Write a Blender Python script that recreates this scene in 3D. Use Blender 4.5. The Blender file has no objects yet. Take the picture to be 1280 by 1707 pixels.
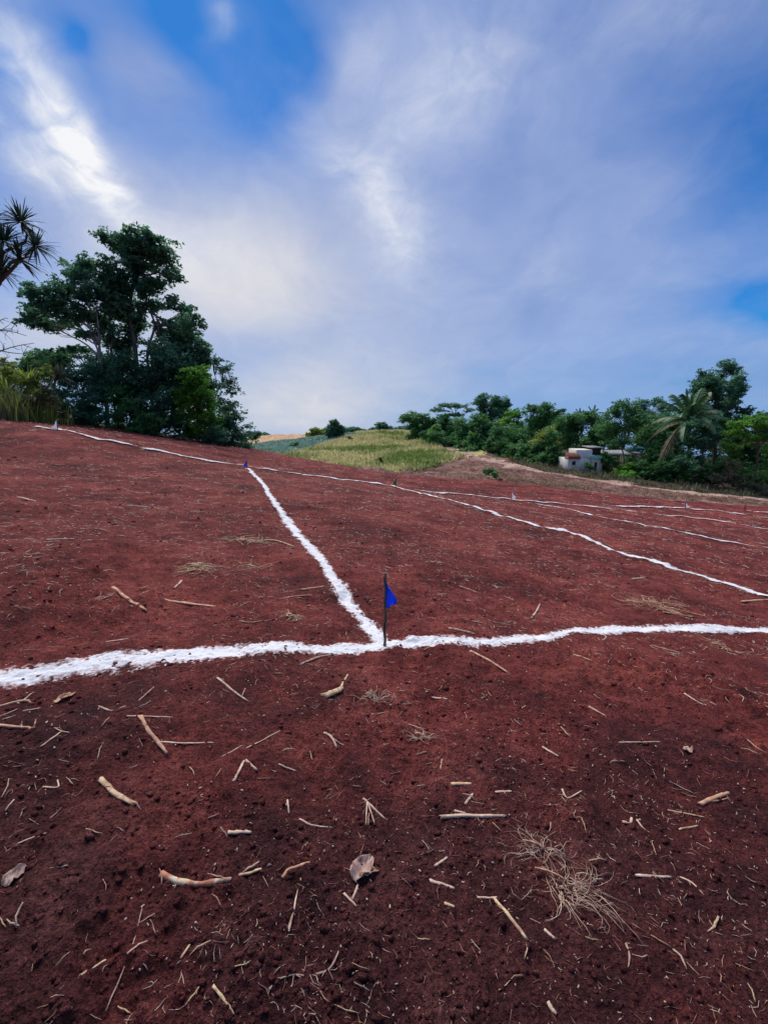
import bpy, math, random
import numpy as np
from math import radians, sin, cos, pi
from mathutils import Vector

random.seed(7)
rng = np.random.default_rng(11)
S = bpy.context.scene

# ------------------------------------------------------------------ camera
CAM_H, PITCH, FPX = 1.5, radians(12.0), 770.0      # eye height, downward tilt, focal length in photo pixels
cam_d = bpy.data.cameras.new('camera')
cam_d.sensor_fit = 'VERTICAL'; cam_d.sensor_height = 24.0
cam_d.lens = 24.0 * FPX / 1707.0
cam_d.clip_start = 0.05; cam_d.clip_end = 6000
cam = bpy.data.objects.new('camera', cam_d)
S.collection.objects.link(cam)
cam.location = (0, 0, CAM_H); cam.rotation_euler = (pi/2 - PITCH, 0, 0)
S.camera = cam

def ray(px, py):
    u = (px - 640) / FPX; v = (py - 853.5) / FPX
    return np.array([u, cos(PITCH) - v*sin(PITCH), -(v*cos(PITCH) + sin(PITCH))])
def P(px, py, Y):
    """world point seen at photo pixel (px, py) standing Y metres ahead"""
    d = ray(px, py); t = Y / d[1]
    return np.array([d[0]*t, Y, CAM_H + d[2]*t])

# ------------------------------------------------------------------ sky, sun, exposure
SUN_AZ, SUN_EL = radians(-24), radians(50)          # azimuth measured from +Y towards +X
W = bpy.data.worlds.new('World'); S.world = W; W.use_nodes = True
W.cycles.sampling_method = 'MANUAL'; W.cycles.sample_map_resolution = 256
def build_sky():
    nt = W.node_tree; N = nt.nodes; L = nt.links; N.clear()
    out = N.new('ShaderNodeOutputWorld'); bg = N.new('ShaderNodeBackground'); bg.inputs[1].default_value = 0.066
    L.new(bg.outputs[0], out.inputs[0])
    sky = N.new('ShaderNodeTexSky'); sky.sky_type = 'NISHITA'; sky.sun_disc = False
    sky.sun_elevation = SUN_EL; sky.sun_rotation = SUN_AZ
    sky.air_density = 1.0; sky.dust_density = 0.2; sky.ozone_density = 3.0
    def M(op, a, b=None, clamp=False):
        n = N.new('ShaderNodeMath'); n.operation = op; n.use_clamp = clamp
        for i, x in enumerate((a, b)):
            if x is None: continue
            if isinstance(x, (int, float)): n.inputs[i].default_value = x
            else: L.new(x, n.inputs[i])
        return n.outputs[0]
    def mixc(f, a, b):
        n = N.new('ShaderNodeMix'); n.data_type = 'RGBA'
        for i, x in ((0, f), (6, a), (7, b)):
            if isinstance(x, tuple): n.inputs[i].default_value = (*x, 1)
            elif isinstance(x, (int, float)): n.inputs[i].default_value = x
            else: L.new(x, n.inputs[i])
        return n.outputs[2]
    tc = N.new('ShaderNodeTexCoord')
    sp = N.new('ShaderNodeSeparateXYZ'); L.new(tc.outputs['Generated'], sp.inputs[0])
    K = 0.30
    den = M('ADD', M('MAXIMUM', sp.outputs[2], -0.05), K)
    cx = M('DIVIDE', sp.outputs[0], den); cy = M('DIVIDE', sp.outputs[1], den)
    cb = N.new('ShaderNodeCombineXYZ'); L.new(cx, cb.inputs[0]); L.new(cy, cb.inputs[1])
    plane = cb.outputs[0]
    def noise(vec, scale, detail, rough, dist=0.0, off=(0, 0, 0), stretch=(1, 1, 1), rot=0):
        mp = N.new('ShaderNodeMapping'); L.new(vec, mp.inputs[0])
        mp.inputs['Location'].default_value = off; mp.inputs['Scale'].default_value = stretch
        mp.inputs['Rotation'].default_value = (0, 0, rot)
        n = N.new('ShaderNodeTexNoise'); L.new(mp.outputs[0], n.inputs['Vector'])
        n.inputs['Scale'].default_value = scale; n.inputs['Detail'].default_value = detail
        n.inputs['Roughness'].default_value = rough; n.inputs['Distortion'].default_value = dist
        return n
    # warp of the cloud sheet
    wn = noise(plane, 2.2, 4, 0.55)
    vm = N.new('ShaderNodeVectorMath'); vm.operation = 'SUBTRACT'; L.new(wn.outputs['Color'], vm.inputs[0]); vm.inputs[1].default_value = (0.5, 0.5, 0.5)
    vs = N.new('ShaderNodeVectorMath'); vs.operation = 'SCALE'; L.new(vm.outputs[0], vs.inputs[0]); vs.inputs['Scale'].default_value = 0.22
    va = N.new('ShaderNodeVectorMath'); va.operation = 'ADD'; L.new(plane, va.inputs[0]); L.new(vs.outputs[0], va.inputs[1])
    warped = va.outputs[0]
    def cp(px, py):
        d = ray(px, py); d = d / np.linalg.norm(d)
        return np.array([d[0] / (max(d[2], -0.05) + K), d[1] / (max(d[2], -0.05) + K)])
    def blob(a, b, wid, vec=None, ext=1.0):
        """soft elongated cloud between two sky points; wid = half width relative to length"""
        A, B = cp(*a), cp(*b); c = (A + B) / 2; d = B - A; Ln = max(np.linalg.norm(d)/2, 1e-3)
        mp = N.new('ShaderNodeMapping'); mp.vector_type = 'TEXTURE'
        mp.inputs['Location'].default_value = (c[0], c[1], 0)
        mp.inputs['Rotation'].default_value = (0, 0, math.atan2(d[1], d[0]))
        mp.inputs['Scale'].default_value = (Ln*ext, wid, 1)
        L.new(vec or warped, mp.inputs[0])
        ln = N.new('ShaderNodeVectorMath'); ln.operation = 'DOT_PRODUCT'; L.new(mp.outputs[0], ln.inputs[0]); L.new(mp.outputs[0], ln.inputs[1])
        return M('EXPONENT', M('MULTIPLY', ln.outputs['Value'], -1.0))
    def total(items):
        r = None
        for w, o in items:
            t = M('MULTIPLY', o, w); r = t if r is None else M('ADD', r, t)
        return r
    f1 = noise(warped, 1.5, 6, 0.55, 0.2).outputs['Fac']
    f2 = noise(warped, 4.2, 10, 0.60, 0.5, stretch=(1, 0.6, 1), rot=0.5).outputs['Fac']
    f3 = noise(plane, 0.9, 3, 0.5, off=(3.1, 1.7, 0)).outputs['Fac']
    f4 = noise(warped, 13.0, 8, 0.62, 0.6, off=(1.3, 4.2, 0)).outputs['Fac']
    low = M('EXPONENT', M('MULTIPLY', M('MAXIMUM', sp.outputs[2], 0.0), -6.0))       # 1 at the horizon
    # cover: how much of the blue is veiled by the grey-violet sheet
    cover = total([
        (0.62, f1), (0.20, f3), (0.18, f2), (0.55, low), (0.12, 1.0),
        (0.50, blob((980, 120), (760, 560), 0.42)),
        (0.45, blob((640, 10), (600, 240), 0.10)),
        (0.50, blob((300, 420), (620, 560), 0.45)),
        (0.50, blob((60, 260), (280, 430), 0.20)),
        (0.30, blob((150, 30), (330, 200), 0.07)),
        (-0.66, blob((260, 0), (520, 90), 0.10)),
        (-0.80, blob((-5, 70), (14, 140), 0.035)),
        (-0.40, blob((125, 70), (185, 110), 0.040)),
        (-0.75, blob((1330, 490), (1200, 530), 0.20)),
        (-0.32, blob((1320, 20), (1260, 400), 0.13)),
        (-0.25, blob((350, 130), (470, 260), 0.10)),
    ])
    cover = M('MULTIPLY', M('SUBTRACT', cover, 0.38), 1.75, True)
    # bright: sunlit wisps
    bright = total([
        (0.95, blob((25, 60), (225, 375), 0.055)),
        (0.55, blob((0, 200), (190, 350), 0.11)),
        (0.30, blob((230, 370), (420, 470), 0.20, ext=1.2)),
        (0.30, blob((505, 185), (650, 370), 0.07)),
        (0.30, blob((600, 250), (700, 470), 0.13)),
        (0.30, blob((640, 230), (900, 40), 0.12)),
        (0.20, blob((590, 20), (600, 130), 0.05)),
        (0.16, blob((1000, 60), (1250, 20), 0.08)),
        (0.25, blob((330, 5), (365, 30), 0.035)),
        (0.12, blob((860, 470), (960, 460), 0.2)),
    ])
    tex = M('MULTIPLY', M('ADD', -0.20, M('MULTIPLY', f2, 2.35)), M('ADD', 0.10, M('MULTIPLY', f4, 1.7)))
    bright = M('MULTIPLY', bright, tex)
    bright = M('ADD', bright, M('MULTIPLY', M('SUBTRACT', f2, 0.45), 0.16), True)
    # warm veil lit from behind by the sun
    glow = M('MULTIPLY', total([
        (0.62, blob((380, 440), (500, 500), 0.34, warped, 1.8)),
        (0.35, blob((200, 330), (420, 460), 0.30, warped, 1.1)),
        (0.75, blob((330, 680), (620, 715), 0.75, plane, 1.2)),
        (0.30, blob((400, 620), (600, 650), 0.6)),
        (0.28, blob((480, 600), (820, 640), 0.8)),
        (0.62, blob((-20, 480), (230, 610), 0.9)),
    ]), M('ADD', 0.62, M('MULTIPLY', f2, 0.7)), True)
    # colours (times 10 because the background runs at 0.1)
    skyc = N.new('ShaderNodeMix'); skyc.data_type = 'RGBA'; skyc.blend_type = 'MULTIPLY'; skyc.inputs[0].default_value = 1
    L.new(sky.outputs[0], skyc.inputs[6]); skyc.inputs[7].default_value = (0.07, 0.30, 0.56, 1)
    sheet = mixc(M('MULTIPLY', M('SUBTRACT', M('ADD', M('MULTIPLY', f1, 0.75), M('MULTIPLY', f2, 0.25)), 0.28), 2.3, True), (1.0, 1.5, 3.1), (2.0, 2.5, 4.0))
    sheet = mixc(M('MULTIPLY', low, 0.7), sheet, (1.25, 2.2, 4.0))
    c = mixc(M('MULTIPLY', cover, 0.90), skyc.outputs[2], sheet)
    c = mixc(glow, c, (3.75, 3.75, 4.0))
    c = mixc(bright, c, (4.9, 4.95, 5.1))
    L.new(c, bg.inputs[0])
build_sky()

sun_d = bpy.data.lights.new('sun', 'SUN'); sun_d.energy = 1.5; sun_d.angle = radians(40); sun_d.color = (1.0, 0.95, 0.88)
sun = bpy.data.objects.new('sun', sun_d); S.collection.objects.link(sun)
sdir = Vector((sin(SUN_AZ)*cos(SUN_EL), cos(SUN_AZ)*cos(SUN_EL), sin(SUN_EL)))
sun.rotation_euler = sdir.to_track_quat('Z', 'Y').to_euler()
S.view_settings.view_transform = 'Standard'; S.view_settings.look = 'None'
S.view_settings.exposure = 1.5; S.view_settings.gamma = 1.0; S.view_settings.use_curve_mapping = False
S.cycles.max_bounces = 5; S.cycles.diffuse_bounces = 2; S.cycles.transparent_max_bounces = 6
S.cycles.use_denoising = True

# ------------------------------------------------------------------ noise and terrain height
def _hash(ix, iy, seed):
    h = (ix.astype(np.int64)*374761393 + iy.astype(np.int64)*668265263 + seed*1442695041) & 0xffffffff
    h = ((h ^ (h >> 13)) * 1274126177) & 0xffffffff
    return ((h ^ (h >> 16)) & 0xffffff) / float(0xffffff)
def vnoise(x, y, seed=0):
    ix = np.floor(x); iy = np.floor(y); fx = x-ix; fy = y-iy
    fx = fx*fx*fx*(fx*(fx*6-15)+10); fy = fy*fy*fy*(fy*(fy*6-15)+10)
    a = _hash(ix, iy, seed); b = _hash(ix+1, iy, seed); c = _hash(ix, iy+1, seed); d = _hash(ix+1, iy+1, seed)
    return (a*(1-fx)+b*fx)*(1-fy) + (c*(1-fx)+d*fx)*fy - 0.5
def fbm(x, y, scale, octs=4, seed=0, rough=0.5):
    x = np.asarray(x, float); y = np.asarray(y, float); r = np.zeros(np.broadcast(x, y).shape); a = 1.0; f = 1.0/scale
    for o in range(octs):
        ca, sa = cos(0.6*o+seed), sin(0.6*o+seed)
        r = r + a*vnoise((x*ca-y*sa)*f+17.3*o, (x*sa+y*ca)*f-9.1*o, seed+o); a *= rough; f *= 2.03
    return r

_pl = lambda x, y: (x, y, -0.07*y - 0.13*x)
CTRL = [_pl(*q) for q in ((0,0),(-3,0),(3,0),(0,3.3),(-2.1,2.3),(4.3,4.7),(-4,6),(0,9),(5,9),(-6,12),(0,14),(7,14),(-2,-4),(4,-5),(-6,-2))]
CTRL += [tuple(P(*q)) for q in (
    (410,778,18),(95,716,16.1),(660,812,20),(852,833,21.8),(1142,847,25.2),(1240,852,27.5),(1280,993,6.2),(0,704,20),(0,760,13),
    (180,714,29),(300,729,32),(430,753,36),(540,771,33.5),(640,788,29.5),(800,798,29),(987,820,29.5),(1137,835,30),(1280,843,31),
    (1044,808,37),(894,785,43),(800,763,52),(760,751,62),(700,735,84),
    (1280,826,41),(1137,807,42.5),(1044,798,44),(942,781,50),(800,748,64),(690,731,88),
    (640,779,47),(560,779,50),(700,778,46),(640,750,66),(560,752,68),(640,723,95),(580,727,92),(540,735,90),(720,738,78),
    (440,752,62),(480,738,92),(450,738,125),(430,727,150),(520,726,145),(600,722,140),(700,724,140))]
CTRL += [(-9,43,-3.2),(-3,42,-3.7),(3,40,-3.8),(-30,45,1.0),(-25,60,-2.5),(-40,20,4.6),(-30,5,3.6),(-40,-10,4.5),(35,5,-4.6),(45,30,-6.0),(60,60,-6.5),(0,-25,1.5),(30,-20,-3.0),
         (-60,80,-5),(70,110,-9),(-50,150,-9),(60,180,-12),(0,200,-13),(-60,220,-14)]
_C = np.array(CTRL)
def _U(r2): return 0.5*r2*np.log(r2+1e-9)
_n = len(_C); _A = np.zeros((_n+3, _n+3))
_A[:_n,:_n] = _U(((_C[:,None,:2]-_C[None,:,:2])**2).sum(-1)) + np.eye(_n)*6.0
_A[:_n,_n] = 1; _A[:_n,_n+1:] = _C[:,:2]; _A[_n:,:_n] = _A[:_n,_n:].T
_w = np.linalg.solve(_A, np.concatenate([_C[:,2], [0,0,0]]))
def hs(x, y):
    """smooth lie of the land"""
    x = np.asarray(x, float); y = np.asarray(y, float); sh = np.broadcast(x, y).shape
    xf = np.broadcast_to(x, sh).ravel(); yf = np.broadcast_to(y, sh).ravel()
    r0 = np.hypot(xf, yf); k = np.where(r0 > 190, 190/np.maximum(r0, 1e-6), 1.0)
    xc, yc = xf*k, yf*k
    z = _w[_n] + _w[_n+1]*xc + _w[_n+2]*yc
    if xf.size < 4000:
        z = z + _U((xc[:,None]-_C[None,:,0])**2 + (yc[:,None]-_C[None,:,1])**2) @ _w[:_n]
    else:
        for i in range(_n): z = z + _w[i]*_U((xc-_C[i,0])**2 + (yc-_C[i,1])**2)
    z = z - np.maximum(r0-190, 0)*0.075
    return z.reshape(sh)
# far edge of the ploughed field, as y over x
_E = np.array([P(*q)[:2] for q in ((0,697,21),(180,712,29.3),(300,728,32),(430,752,36),(540,770,33.5),(640,788,29.5),(800,798,29),(987,820,29.5),(1137,835,30),(1280,843,31))])
_E = np.vstack([[-60, 14], [-26, 19], _E, [40, 33], [80, 36]])
def y_edge(x): return np.interp(x, _E[:,0], _E[:,1])
_PATH = np.array([P(*q)[:2] for q in ((1280,832,35.5),(1137,824,35),(1044,808,37),(894,785,43),(800,763,52),(760,751,62),(738,742,76))])
_PATH = np.vstack([[60, 37], _PATH, [12, 95]])
def path_dist(x, y):
    d = np.full(np.shape(x), 1e9)
    for a, b in zip(_PATH[:-1], _PATH[1:]):
        ab = b-a; t = np.clip(((x-a[0])*ab[0]+(y-a[1])*ab[1])/(ab@ab), 0, 1)
        d = np.minimum(d, np.hypot(x-a[0]-t*ab[0], y-a[1]-t*ab[1]))
    return d
_po = np.argsort(_PATH[:,1])
def path_x(y): return np.interp(y, _PATH[_po,1], _PATH[_po,0])
_px = np.argsort(_PATH[:,0])
def far_side(x, y): return (y > np.interp(x, _PATH[_px,0], _PATH[_px,1])) & (x > 7)
_CB = np.array([P(*q)[:2] for q in ((455,757,56),(490,752,64),(520,744,74),(548,735,84),(580,727,94))])
def crop_side(x, y):
    return (y > np.interp(x, _CB[:,0], _CB[:,1]) + fbm(x, y, 9, 4, 54)*9) & (x < -0.06*y + fbm(x, y, 7, 3, 56)*6)
def relief(x, y):
    """clods, tread and plough relief on the smooth land"""
    x = np.asarray(x, float); y = np.asarray(y, float); r = np.hypot(x, y)
    infield = np.clip((y_edge(x)-y)/1.5, 0, 1)
    z = fbm(x, y, 2.2, 2, 3)*0.07 + fbm(x, y, 0.55, 2, 5)*0.06 - 0.05*np.clip(fbm(x, y, 0.42, 2, 77)-0.26, 0, 1)
    soft = 0.30 + 1.15*np.clip(fbm(x, y, 1.2, 3, 21)*1.5+0.38 - 0.12*(y-1.6), 0, 1)
    n1 = fbm(x, y, 0.13, 2, 8)
    z = z + soft*n1*0.050*np.clip(1.5-r/16, 0.25, 1) + fbm(x, y, 0.30, 3, 19)*0.05*np.clip(r/8-0.3, 0, 1)*np.clip(2.0-r/9, 0.25, 1)*infield
    z = z + soft*np.abs(fbm(x, y, 0.05, 2, 12))*0.042*np.clip(1.8-r/5, 0, 1) + fbm(x, y, 0.018, 2, 15)*0.010*np.clip(1.8-r/2.2, 0, 1)
    s = x*0.31 - y*0.95                                    # distance across the plough rows
    wob = fbm(x, y, 5, 2, 31)*0.8
    amp = 0.035*np.clip(((y-18)-0.326*(x+5.5)-0.5)/1.5, 0, 1)
    z = z + amp*np.sin((s+wob)*2*pi/0.95)*infield
    out = np.clip((y-y_edge(x))/2, 0, 1)
    z = z + out*fbm(x, y, 1.4, 3, 41)*0.35*np.clip(path_dist(x, y)/2.0-0.3, 0.12, 1)
    return z
def H(x, y): return hs(x, y) + relief(x, y)
def at(px, py):
    """ground point under a photo pixel"""
    d = ray(px, py); o = np.array([0, 0, CAM_H]); t0, t = 0.3, 0.3
    ts = 0.4*1.03**np.arange(200); pts = o + d[None]*ts[:,None]
    below = pts[:,2] < hs(pts[:,0], pts[:,1])
    i = int(np.argmax(below)) if below.any() else 199
    lo, hi = ts[max(i-1, 0)], ts[i]
    for _ in range(30):
        m = (lo+hi)/2; q = o+d*m
        if q[2] < float(hs(q[0], q[1])): hi = m
        else: lo = m
    q = o+d*hi
    return np.array([q[0], q[1], float(H(q[0], q[1]))])

# ------------------------------------------------------------------ object helpers
def link(o, parent=None):
    S.collection.objects.link(o)
    if parent is not None: o.parent = parent
    return o
def mesh_np(name, V, F, mat, parent=None, smooth=False, attrs=None, loc=None):
    """V (n,3); F (m,3) or (m,4) array, or a list of such arrays"""
    V = np.asarray(V, np.float32)
    if loc is not None: V = V - np.asarray(loc, np.float32)
    Fs = F if isinstance(F, list) else [F]
    Fs = [np.asarray(f, np.int32) for f in Fs if len(f)]
    me = bpy.data.meshes.new(name); me.vertices.add(len(V)); me.vertices.foreach_set('co', V.ravel())
    lv = np.concatenate([f.ravel() for f in Fs]); tot = np.concatenate([np.full(len(f), f.shape[1], np.int32) for f in Fs])
    me.loops.add(len(lv)); me.loops.foreach_set('vertex_index', lv)
    me.polygons.add(len(tot)); st = np.concatenate([[0], np.cumsum(tot)[:-1]]).astype(np.int32)
    me.polygons.foreach_set('loop_start', st); me.polygons.foreach_set('loop_total', tot)
    if smooth: me.polygons.foreach_set('use_smooth', np.ones(len(tot), bool))
    for k, a in (attrs or {}).items():
        at_ = me.attributes.new(k, 'FLOAT', 'POINT'); at_.data.foreach_set('value', np.asarray(a, np.float32))
    me.update(calc_edges=True); me.validate()
    if mat: me.materials.append(mat)
    o = bpy.data.objects.new(name, me)
    if loc is not None: o.location = [float(q) for q in loc]
    return link(o, parent)
def tag(o, label=None, cat=None, group=None, kind=None):
    if label: o['label'] = label
    if cat: o['category'] = cat
    if group: o['group'] = group
    if kind: o['kind'] = kind
    return o
def thing(name, loc, label, cat, group=None):
    e = bpy.data.objects.new(name, None); e.location = [float(q) for q in loc]; e.empty_display_size = 0.2
    link(e); return tag(e, label, cat, group)
class MB:
    """collects pieces of one mesh"""
    def __init__(s): s.v = []; s.q = []; s.t = []; s.n = 0; s.a = []
    def add(s, V, Q=None, T=None, tint=0.5):
        V = np.asarray(V, float)
        if Q is not None and len(Q): s.q.append(np.asarray(Q)+s.n)
        if T is not None and len(T): s.t.append(np.asarray(T)+s.n)
        s.v.append(V); s.n += len(V)
        s.a.append(np.broadcast_to(np.asarray(tint, float), (len(V),)))
    def tube(s, pts, rad, sides=6, tint=0.5, squash=1.0, cap=True):
        pts = np.asarray(pts, float); n = len(pts); rad = np.broadcast_to(np.asarray(rad, float), (n,))
        T = np.gradient(pts, axis=0); T /= np.maximum(np.linalg.norm(T, axis=1, keepdims=True), 1e-9)
        up = np.array([0, 0, 1.0]) if abs(T[:,2]).mean() < 0.8 else np.array([1.0, 0, 0])
        A = np.cross(T, up); A /= np.maximum(np.linalg.norm(A, axis=1, keepdims=True), 1e-9); B = np.cross(A, T)
        th = np.arange(sides)*2*pi/sides
        V = pts[:,None] + rad[:,None,None]*(A[:,None]*np.cos(th)[None,:,None] + squash*B[:,None]*np.sin(th)[None,:,None])
        V = V.reshape(-1, 3); i = np.arange(n-1)[:,None]*sides; j = np.arange(sides)[None]; k = (j+1) % sides
        Q = np.stack([i+j, i+k, i+sides+k, i+sides+j], -1).reshape(-1, 4); Tt = None
        if cap:
            V = np.vstack([V, pts[:1], pts[-1:]]); c0, c1 = n*sides, n*sides+1; jj = np.arange(sides); kk = (jj+1) % sides; e = (n-1)*sides
            Tt = np.vstack([np.stack([kk, jj, np.full(sides, c0)], -1), np.stack([e+jj, e+kk, np.full(sides, c1)], -1)])
        s.add(V, Q, Tt, tint)
    def box(s, lo, hi, tint=0.5):
        x0,y0,z0 = lo; x1,y1,z1 = hi
        s.add([(x0,y0,z0),(x1,y0,z0),(x1,y1,z0),(x0,y1,z0),(x0,y0,z1),(x1,y0,z1),(x1,y1,z1),(x0,y1,z1)],
              [(0,3,2,1),(4,5,6,7),(0,1,5,4),(1,2,6,5),(2,3,7,6),(3,0,4,7)], None, tint)
    def build(s, name, mat, parent=None, smooth=False, loc=None):
        F = ([np.vstack(s.q)] if s.q else []) + ([np.vstack(s.t)] if s.t else [])
        return mesh_np(name, np.vstack(s.v), F, mat, parent, smooth, {'tint': np.concatenate(s.a)}, loc)

# ------------------------------------------------------------------ materials
def new_mat(name, rough=0.9, spec=0.2):
    m = bpy.data.materials.new(name); m.use_nodes = True; nt = m.node_tree
    b = nt.nodes['Principled BSDF']; b.inputs['Roughness'].default_value = rough; b.inputs['Specular IOR Level'].default_value = spec
    return m, nt, b
def n_noise(nt, scale, detail=5, rough=0.55, coord='Object', dist=0.0, stretch=(1,1,1)):
    tc = nt.nodes.new('ShaderNodeTexCoord'); mp = nt.nodes.new('ShaderNodeMapping'); mp.inputs['Scale'].default_value = stretch
    nt.links.new(tc.outputs[coord], mp.inputs[0])
    n = nt.nodes.new('ShaderNodeTexNoise'); n.inputs['Scale'].default_value = scale; n.inputs['Detail'].default_value = detail
    n.inputs['Roughness'].default_value = rough; n.inputs['Distortion'].default_value = dist
    nt.links.new(mp.outputs[0], n.inputs['Vector']); return n.outputs['Fac']
def n_ramp(nt, fac, stops):
    r = nt.nodes.new('ShaderNodeValToRGB'); e = r.color_ramp.elements
    while len(e) < len(stops): e.new(0.5)
    for k, (p, c) in zip(e, stops): k.position = p; k.color = (*c, 1)
    nt.links.new(fac, r.inputs[0]); return r.outputs[0]
def n_mix(nt, f, a, b, mode='MIX'):
    n = nt.nodes.new('ShaderNodeMix'); n.data_type = 'RGBA'; n.blend_type = mode
    for i, x in ((0, f), (6, a), (7, b)):
        if isinstance(x, tuple): n.inputs[i].default_value = (*x, 1)
        elif isinstance(x, (int, float)): n.inputs[i].default_value = x
        else: nt.links.new(x, n.inputs[i])
    return n.outputs[2]
def n_attr(nt, name='tint'):
    a = nt.nodes.new('ShaderNodeAttribute'); a.attribute_name = name; return a.outputs['Fac']
def n_bump(nt, b, h, strength, dist):
    n = nt.nodes.new('ShaderNodeBump'); n.inputs['Strength'].default_value = strength; n.inputs['Distance'].default_value = dist
    nt.links.new(h, n.inputs['Height']); nt.links.new(n.outputs[0], b.inputs['Normal'])
def n_math(nt, op, a, b=0.0):
    n = nt.nodes.new('ShaderNodeMath'); n.operation = op
    for i, x in enumerate((a, b)):
        if isinstance(x, (int, float)): n.inputs[i].default_value = x
        else: nt.links.new(x, n.inputs[i])
    return n.outputs[0]

def m_soil(name, dry, wet_shade, pale, fine=90):
    m, nt, b = new_mat(name, 0.95, 0.12)
    big = n_noise(nt, 0.7, 5, 0.6); mid = n_noise(nt, 6, 6, 0.6); fin = n_noise(nt, fine, 6, 0.65)
    c = n_ramp(nt, n_math(nt, 'ADD', n_math(nt, 'MULTIPLY', big, 0.6), n_math(nt, 'MULTIPLY', mid, 0.4)), [(0.38, wet_shade), (0.50, dry), (0.62, pale)])
    dark = n_ramp(nt, fin, [(0.33, (0.30, 0.28, 0.30)), (0.52, (0.95, 0.95, 0.95)), (0.70, (1.5, 1.45, 1.4))])
    c = n_mix(nt, 1.0, c, dark, 'MULTIPLY')
    grn = n_noise(nt, fine*0.28, 5, 0.7); c = n_mix(nt, 0.8, c, n_ramp(nt, grn, [(0.36, (0.45, 0.42, 0.44)), (0.50, (1, 1, 1)), (0.66, (1.35, 1.35, 1.35))]), 'MULTIPLY')
    wet_shaded = n_mix(nt, n_attr(nt, 'wet_shade'), c, n_mix(nt, 1.0, c, (0.40, 0.58, 0.68), 'MULTIPLY'))  # mask blends in damp soil tone together with painted lens falloff
    nt.links.new(wet_shaded, b.inputs['Base Color'])
    n_bump(nt, b, n_math(nt, 'ADD', n_math(nt, 'ADD', fin, n_math(nt, 'MULTIPLY', grn, 1.6)), n_math(nt, 'MULTIPLY', mid, 2.0)), 1.0, 0.025)
    return m
M_SOIL = m_soil('red_soil', (0.218, 0.044, 0.037), (0.098, 0.023, 0.022), (0.37, 0.090, 0.070))
M_BANK = m_soil('brown_bank_soil', (0.19, 0.092, 0.072), (0.10, 0.048, 0.040), (0.33, 0.20, 0.15), 10)
M_PATH = m_soil('tan_path_earth', (0.45, 0.29, 0.22), (0.24, 0.13, 0.10), (0.60, 0.43, 0.35), 9)
M_VERGE = m_soil('undergrowth_earth', (0.075, 0.060, 0.035), (0.04, 0.04, 0.02), (0.14, 0.10, 0.06), 15)
M_HILL = m_soil('hill_grass_ground', (0.42, 0.40, 0.15), (0.28, 0.31, 0.10), (0.55, 0.44, 0.23), 3)
M_CROP = m_soil('blue_green_crop_ground', (0.25, 0.35, 0.29), (0.17, 0.25, 0.20), (0.33, 0.41, 0.34), 3)
M_RIDGE = m_soil('tan_stubble_ground', (0.58, 0.36, 0.20), (0.46, 0.28, 0.14), (0.64, 0.44, 0.26), 2)

def m_leaf(name, dark, light, trans=0.25, rough=0.55):
    m, nt, b = new_mat(name, rough, 0.3)
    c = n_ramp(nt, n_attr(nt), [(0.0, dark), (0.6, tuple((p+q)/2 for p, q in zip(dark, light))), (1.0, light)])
    nt.links.new(c, b.inputs['Base Color'])
    tr = nt.nodes.new('ShaderNodeBsdfTranslucent'); nt.links.new(c, tr.inputs[0])
    mx = nt.nodes.new('ShaderNodeMixShader'); mx.inputs[0].default_value = trans
    out = nt.nodes['Material Output']; nt.links.new(b.outputs[0], mx.inputs[1]); nt.links.new(tr.outputs[0], mx.inputs[2]); nt.links.new(mx.outputs[0], out.inputs[0])
    return m
LEAF = {
    'wall':   m_leaf('leaf_green_wall', (0.030, 0.125, 0.045), (0.165, 0.380, 0.105), 0.45),
    'dark':   m_leaf('leaf_dark_green', (0.028, 0.108, 0.062), (0.155, 0.350, 0.170), 0.48),
    'mid':    m_leaf('leaf_mid_green', (0.036, 0.145, 0.050), (0.170, 0.380, 0.110), 0.45),
    'bright': m_leaf('leaf_bright_green', (0.060, 0.210, 0.030), (0.230, 0.500, 0.060), 0.5),
    'yellow': m_leaf('leaf_yellow_green', (0.150, 0.240, 0.040), (0.420, 0.470, 0.110), 0.5),
    'teal':   m_leaf('leaf_blue_green', (0.036, 0.135, 0.085), (0.165, 0.360, 0.210), 0.45),
    'olive':  m_leaf('leaf_olive_dry', (0.085, 0.095, 0.045), (0.250, 0.220, 0.110)),
    'dry':    m_leaf('leaf_dry_tan', (0.230, 0.150, 0.080), (0.500, 0.370, 0.210)),
    'izote':  m_leaf('leaf_izote', (0.018, 0.055, 0.040), (0.075, 0.140, 0.080), 0.15, 0.45),
    'palm':   m_leaf('leaf_palm', (0.032, 0.105, 0.040), (0.130, 0.250, 0.085), 0.2, 0.45),
}
def m_plain(name, col, col2=None, scale=8, rough=0.85, bump=0.3, bd=0.01, stretch=(1,1,1), spec=0.2):
    m, nt, b = new_mat(name, rough, spec); col2 = col2 or tuple(x*0.55 for x in col)
    f = n_noise(nt, scale, 6, 0.6, stretch=stretch)
    c = n_ramp(nt, f, [(0.3, col2), (0.62, col)]); nt.links.new(c, b.inputs['Base Color'])
    if bump: n_bump(nt, b, f, bump, bd)
    return m
M_BARK = m_plain('bark_grey_brown', (0.16, 0.13, 0.10), (0.06, 0.05, 0.04), 6, bump=0.6, bd=0.03, stretch=(1,1,0.3))
M_BARKP = m_plain('bark_pale', (0.36, 0.33, 0.27), (0.20, 0.18, 0.15), 5, bump=0.5, bd=0.02, stretch=(1,1,0.3))

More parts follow.
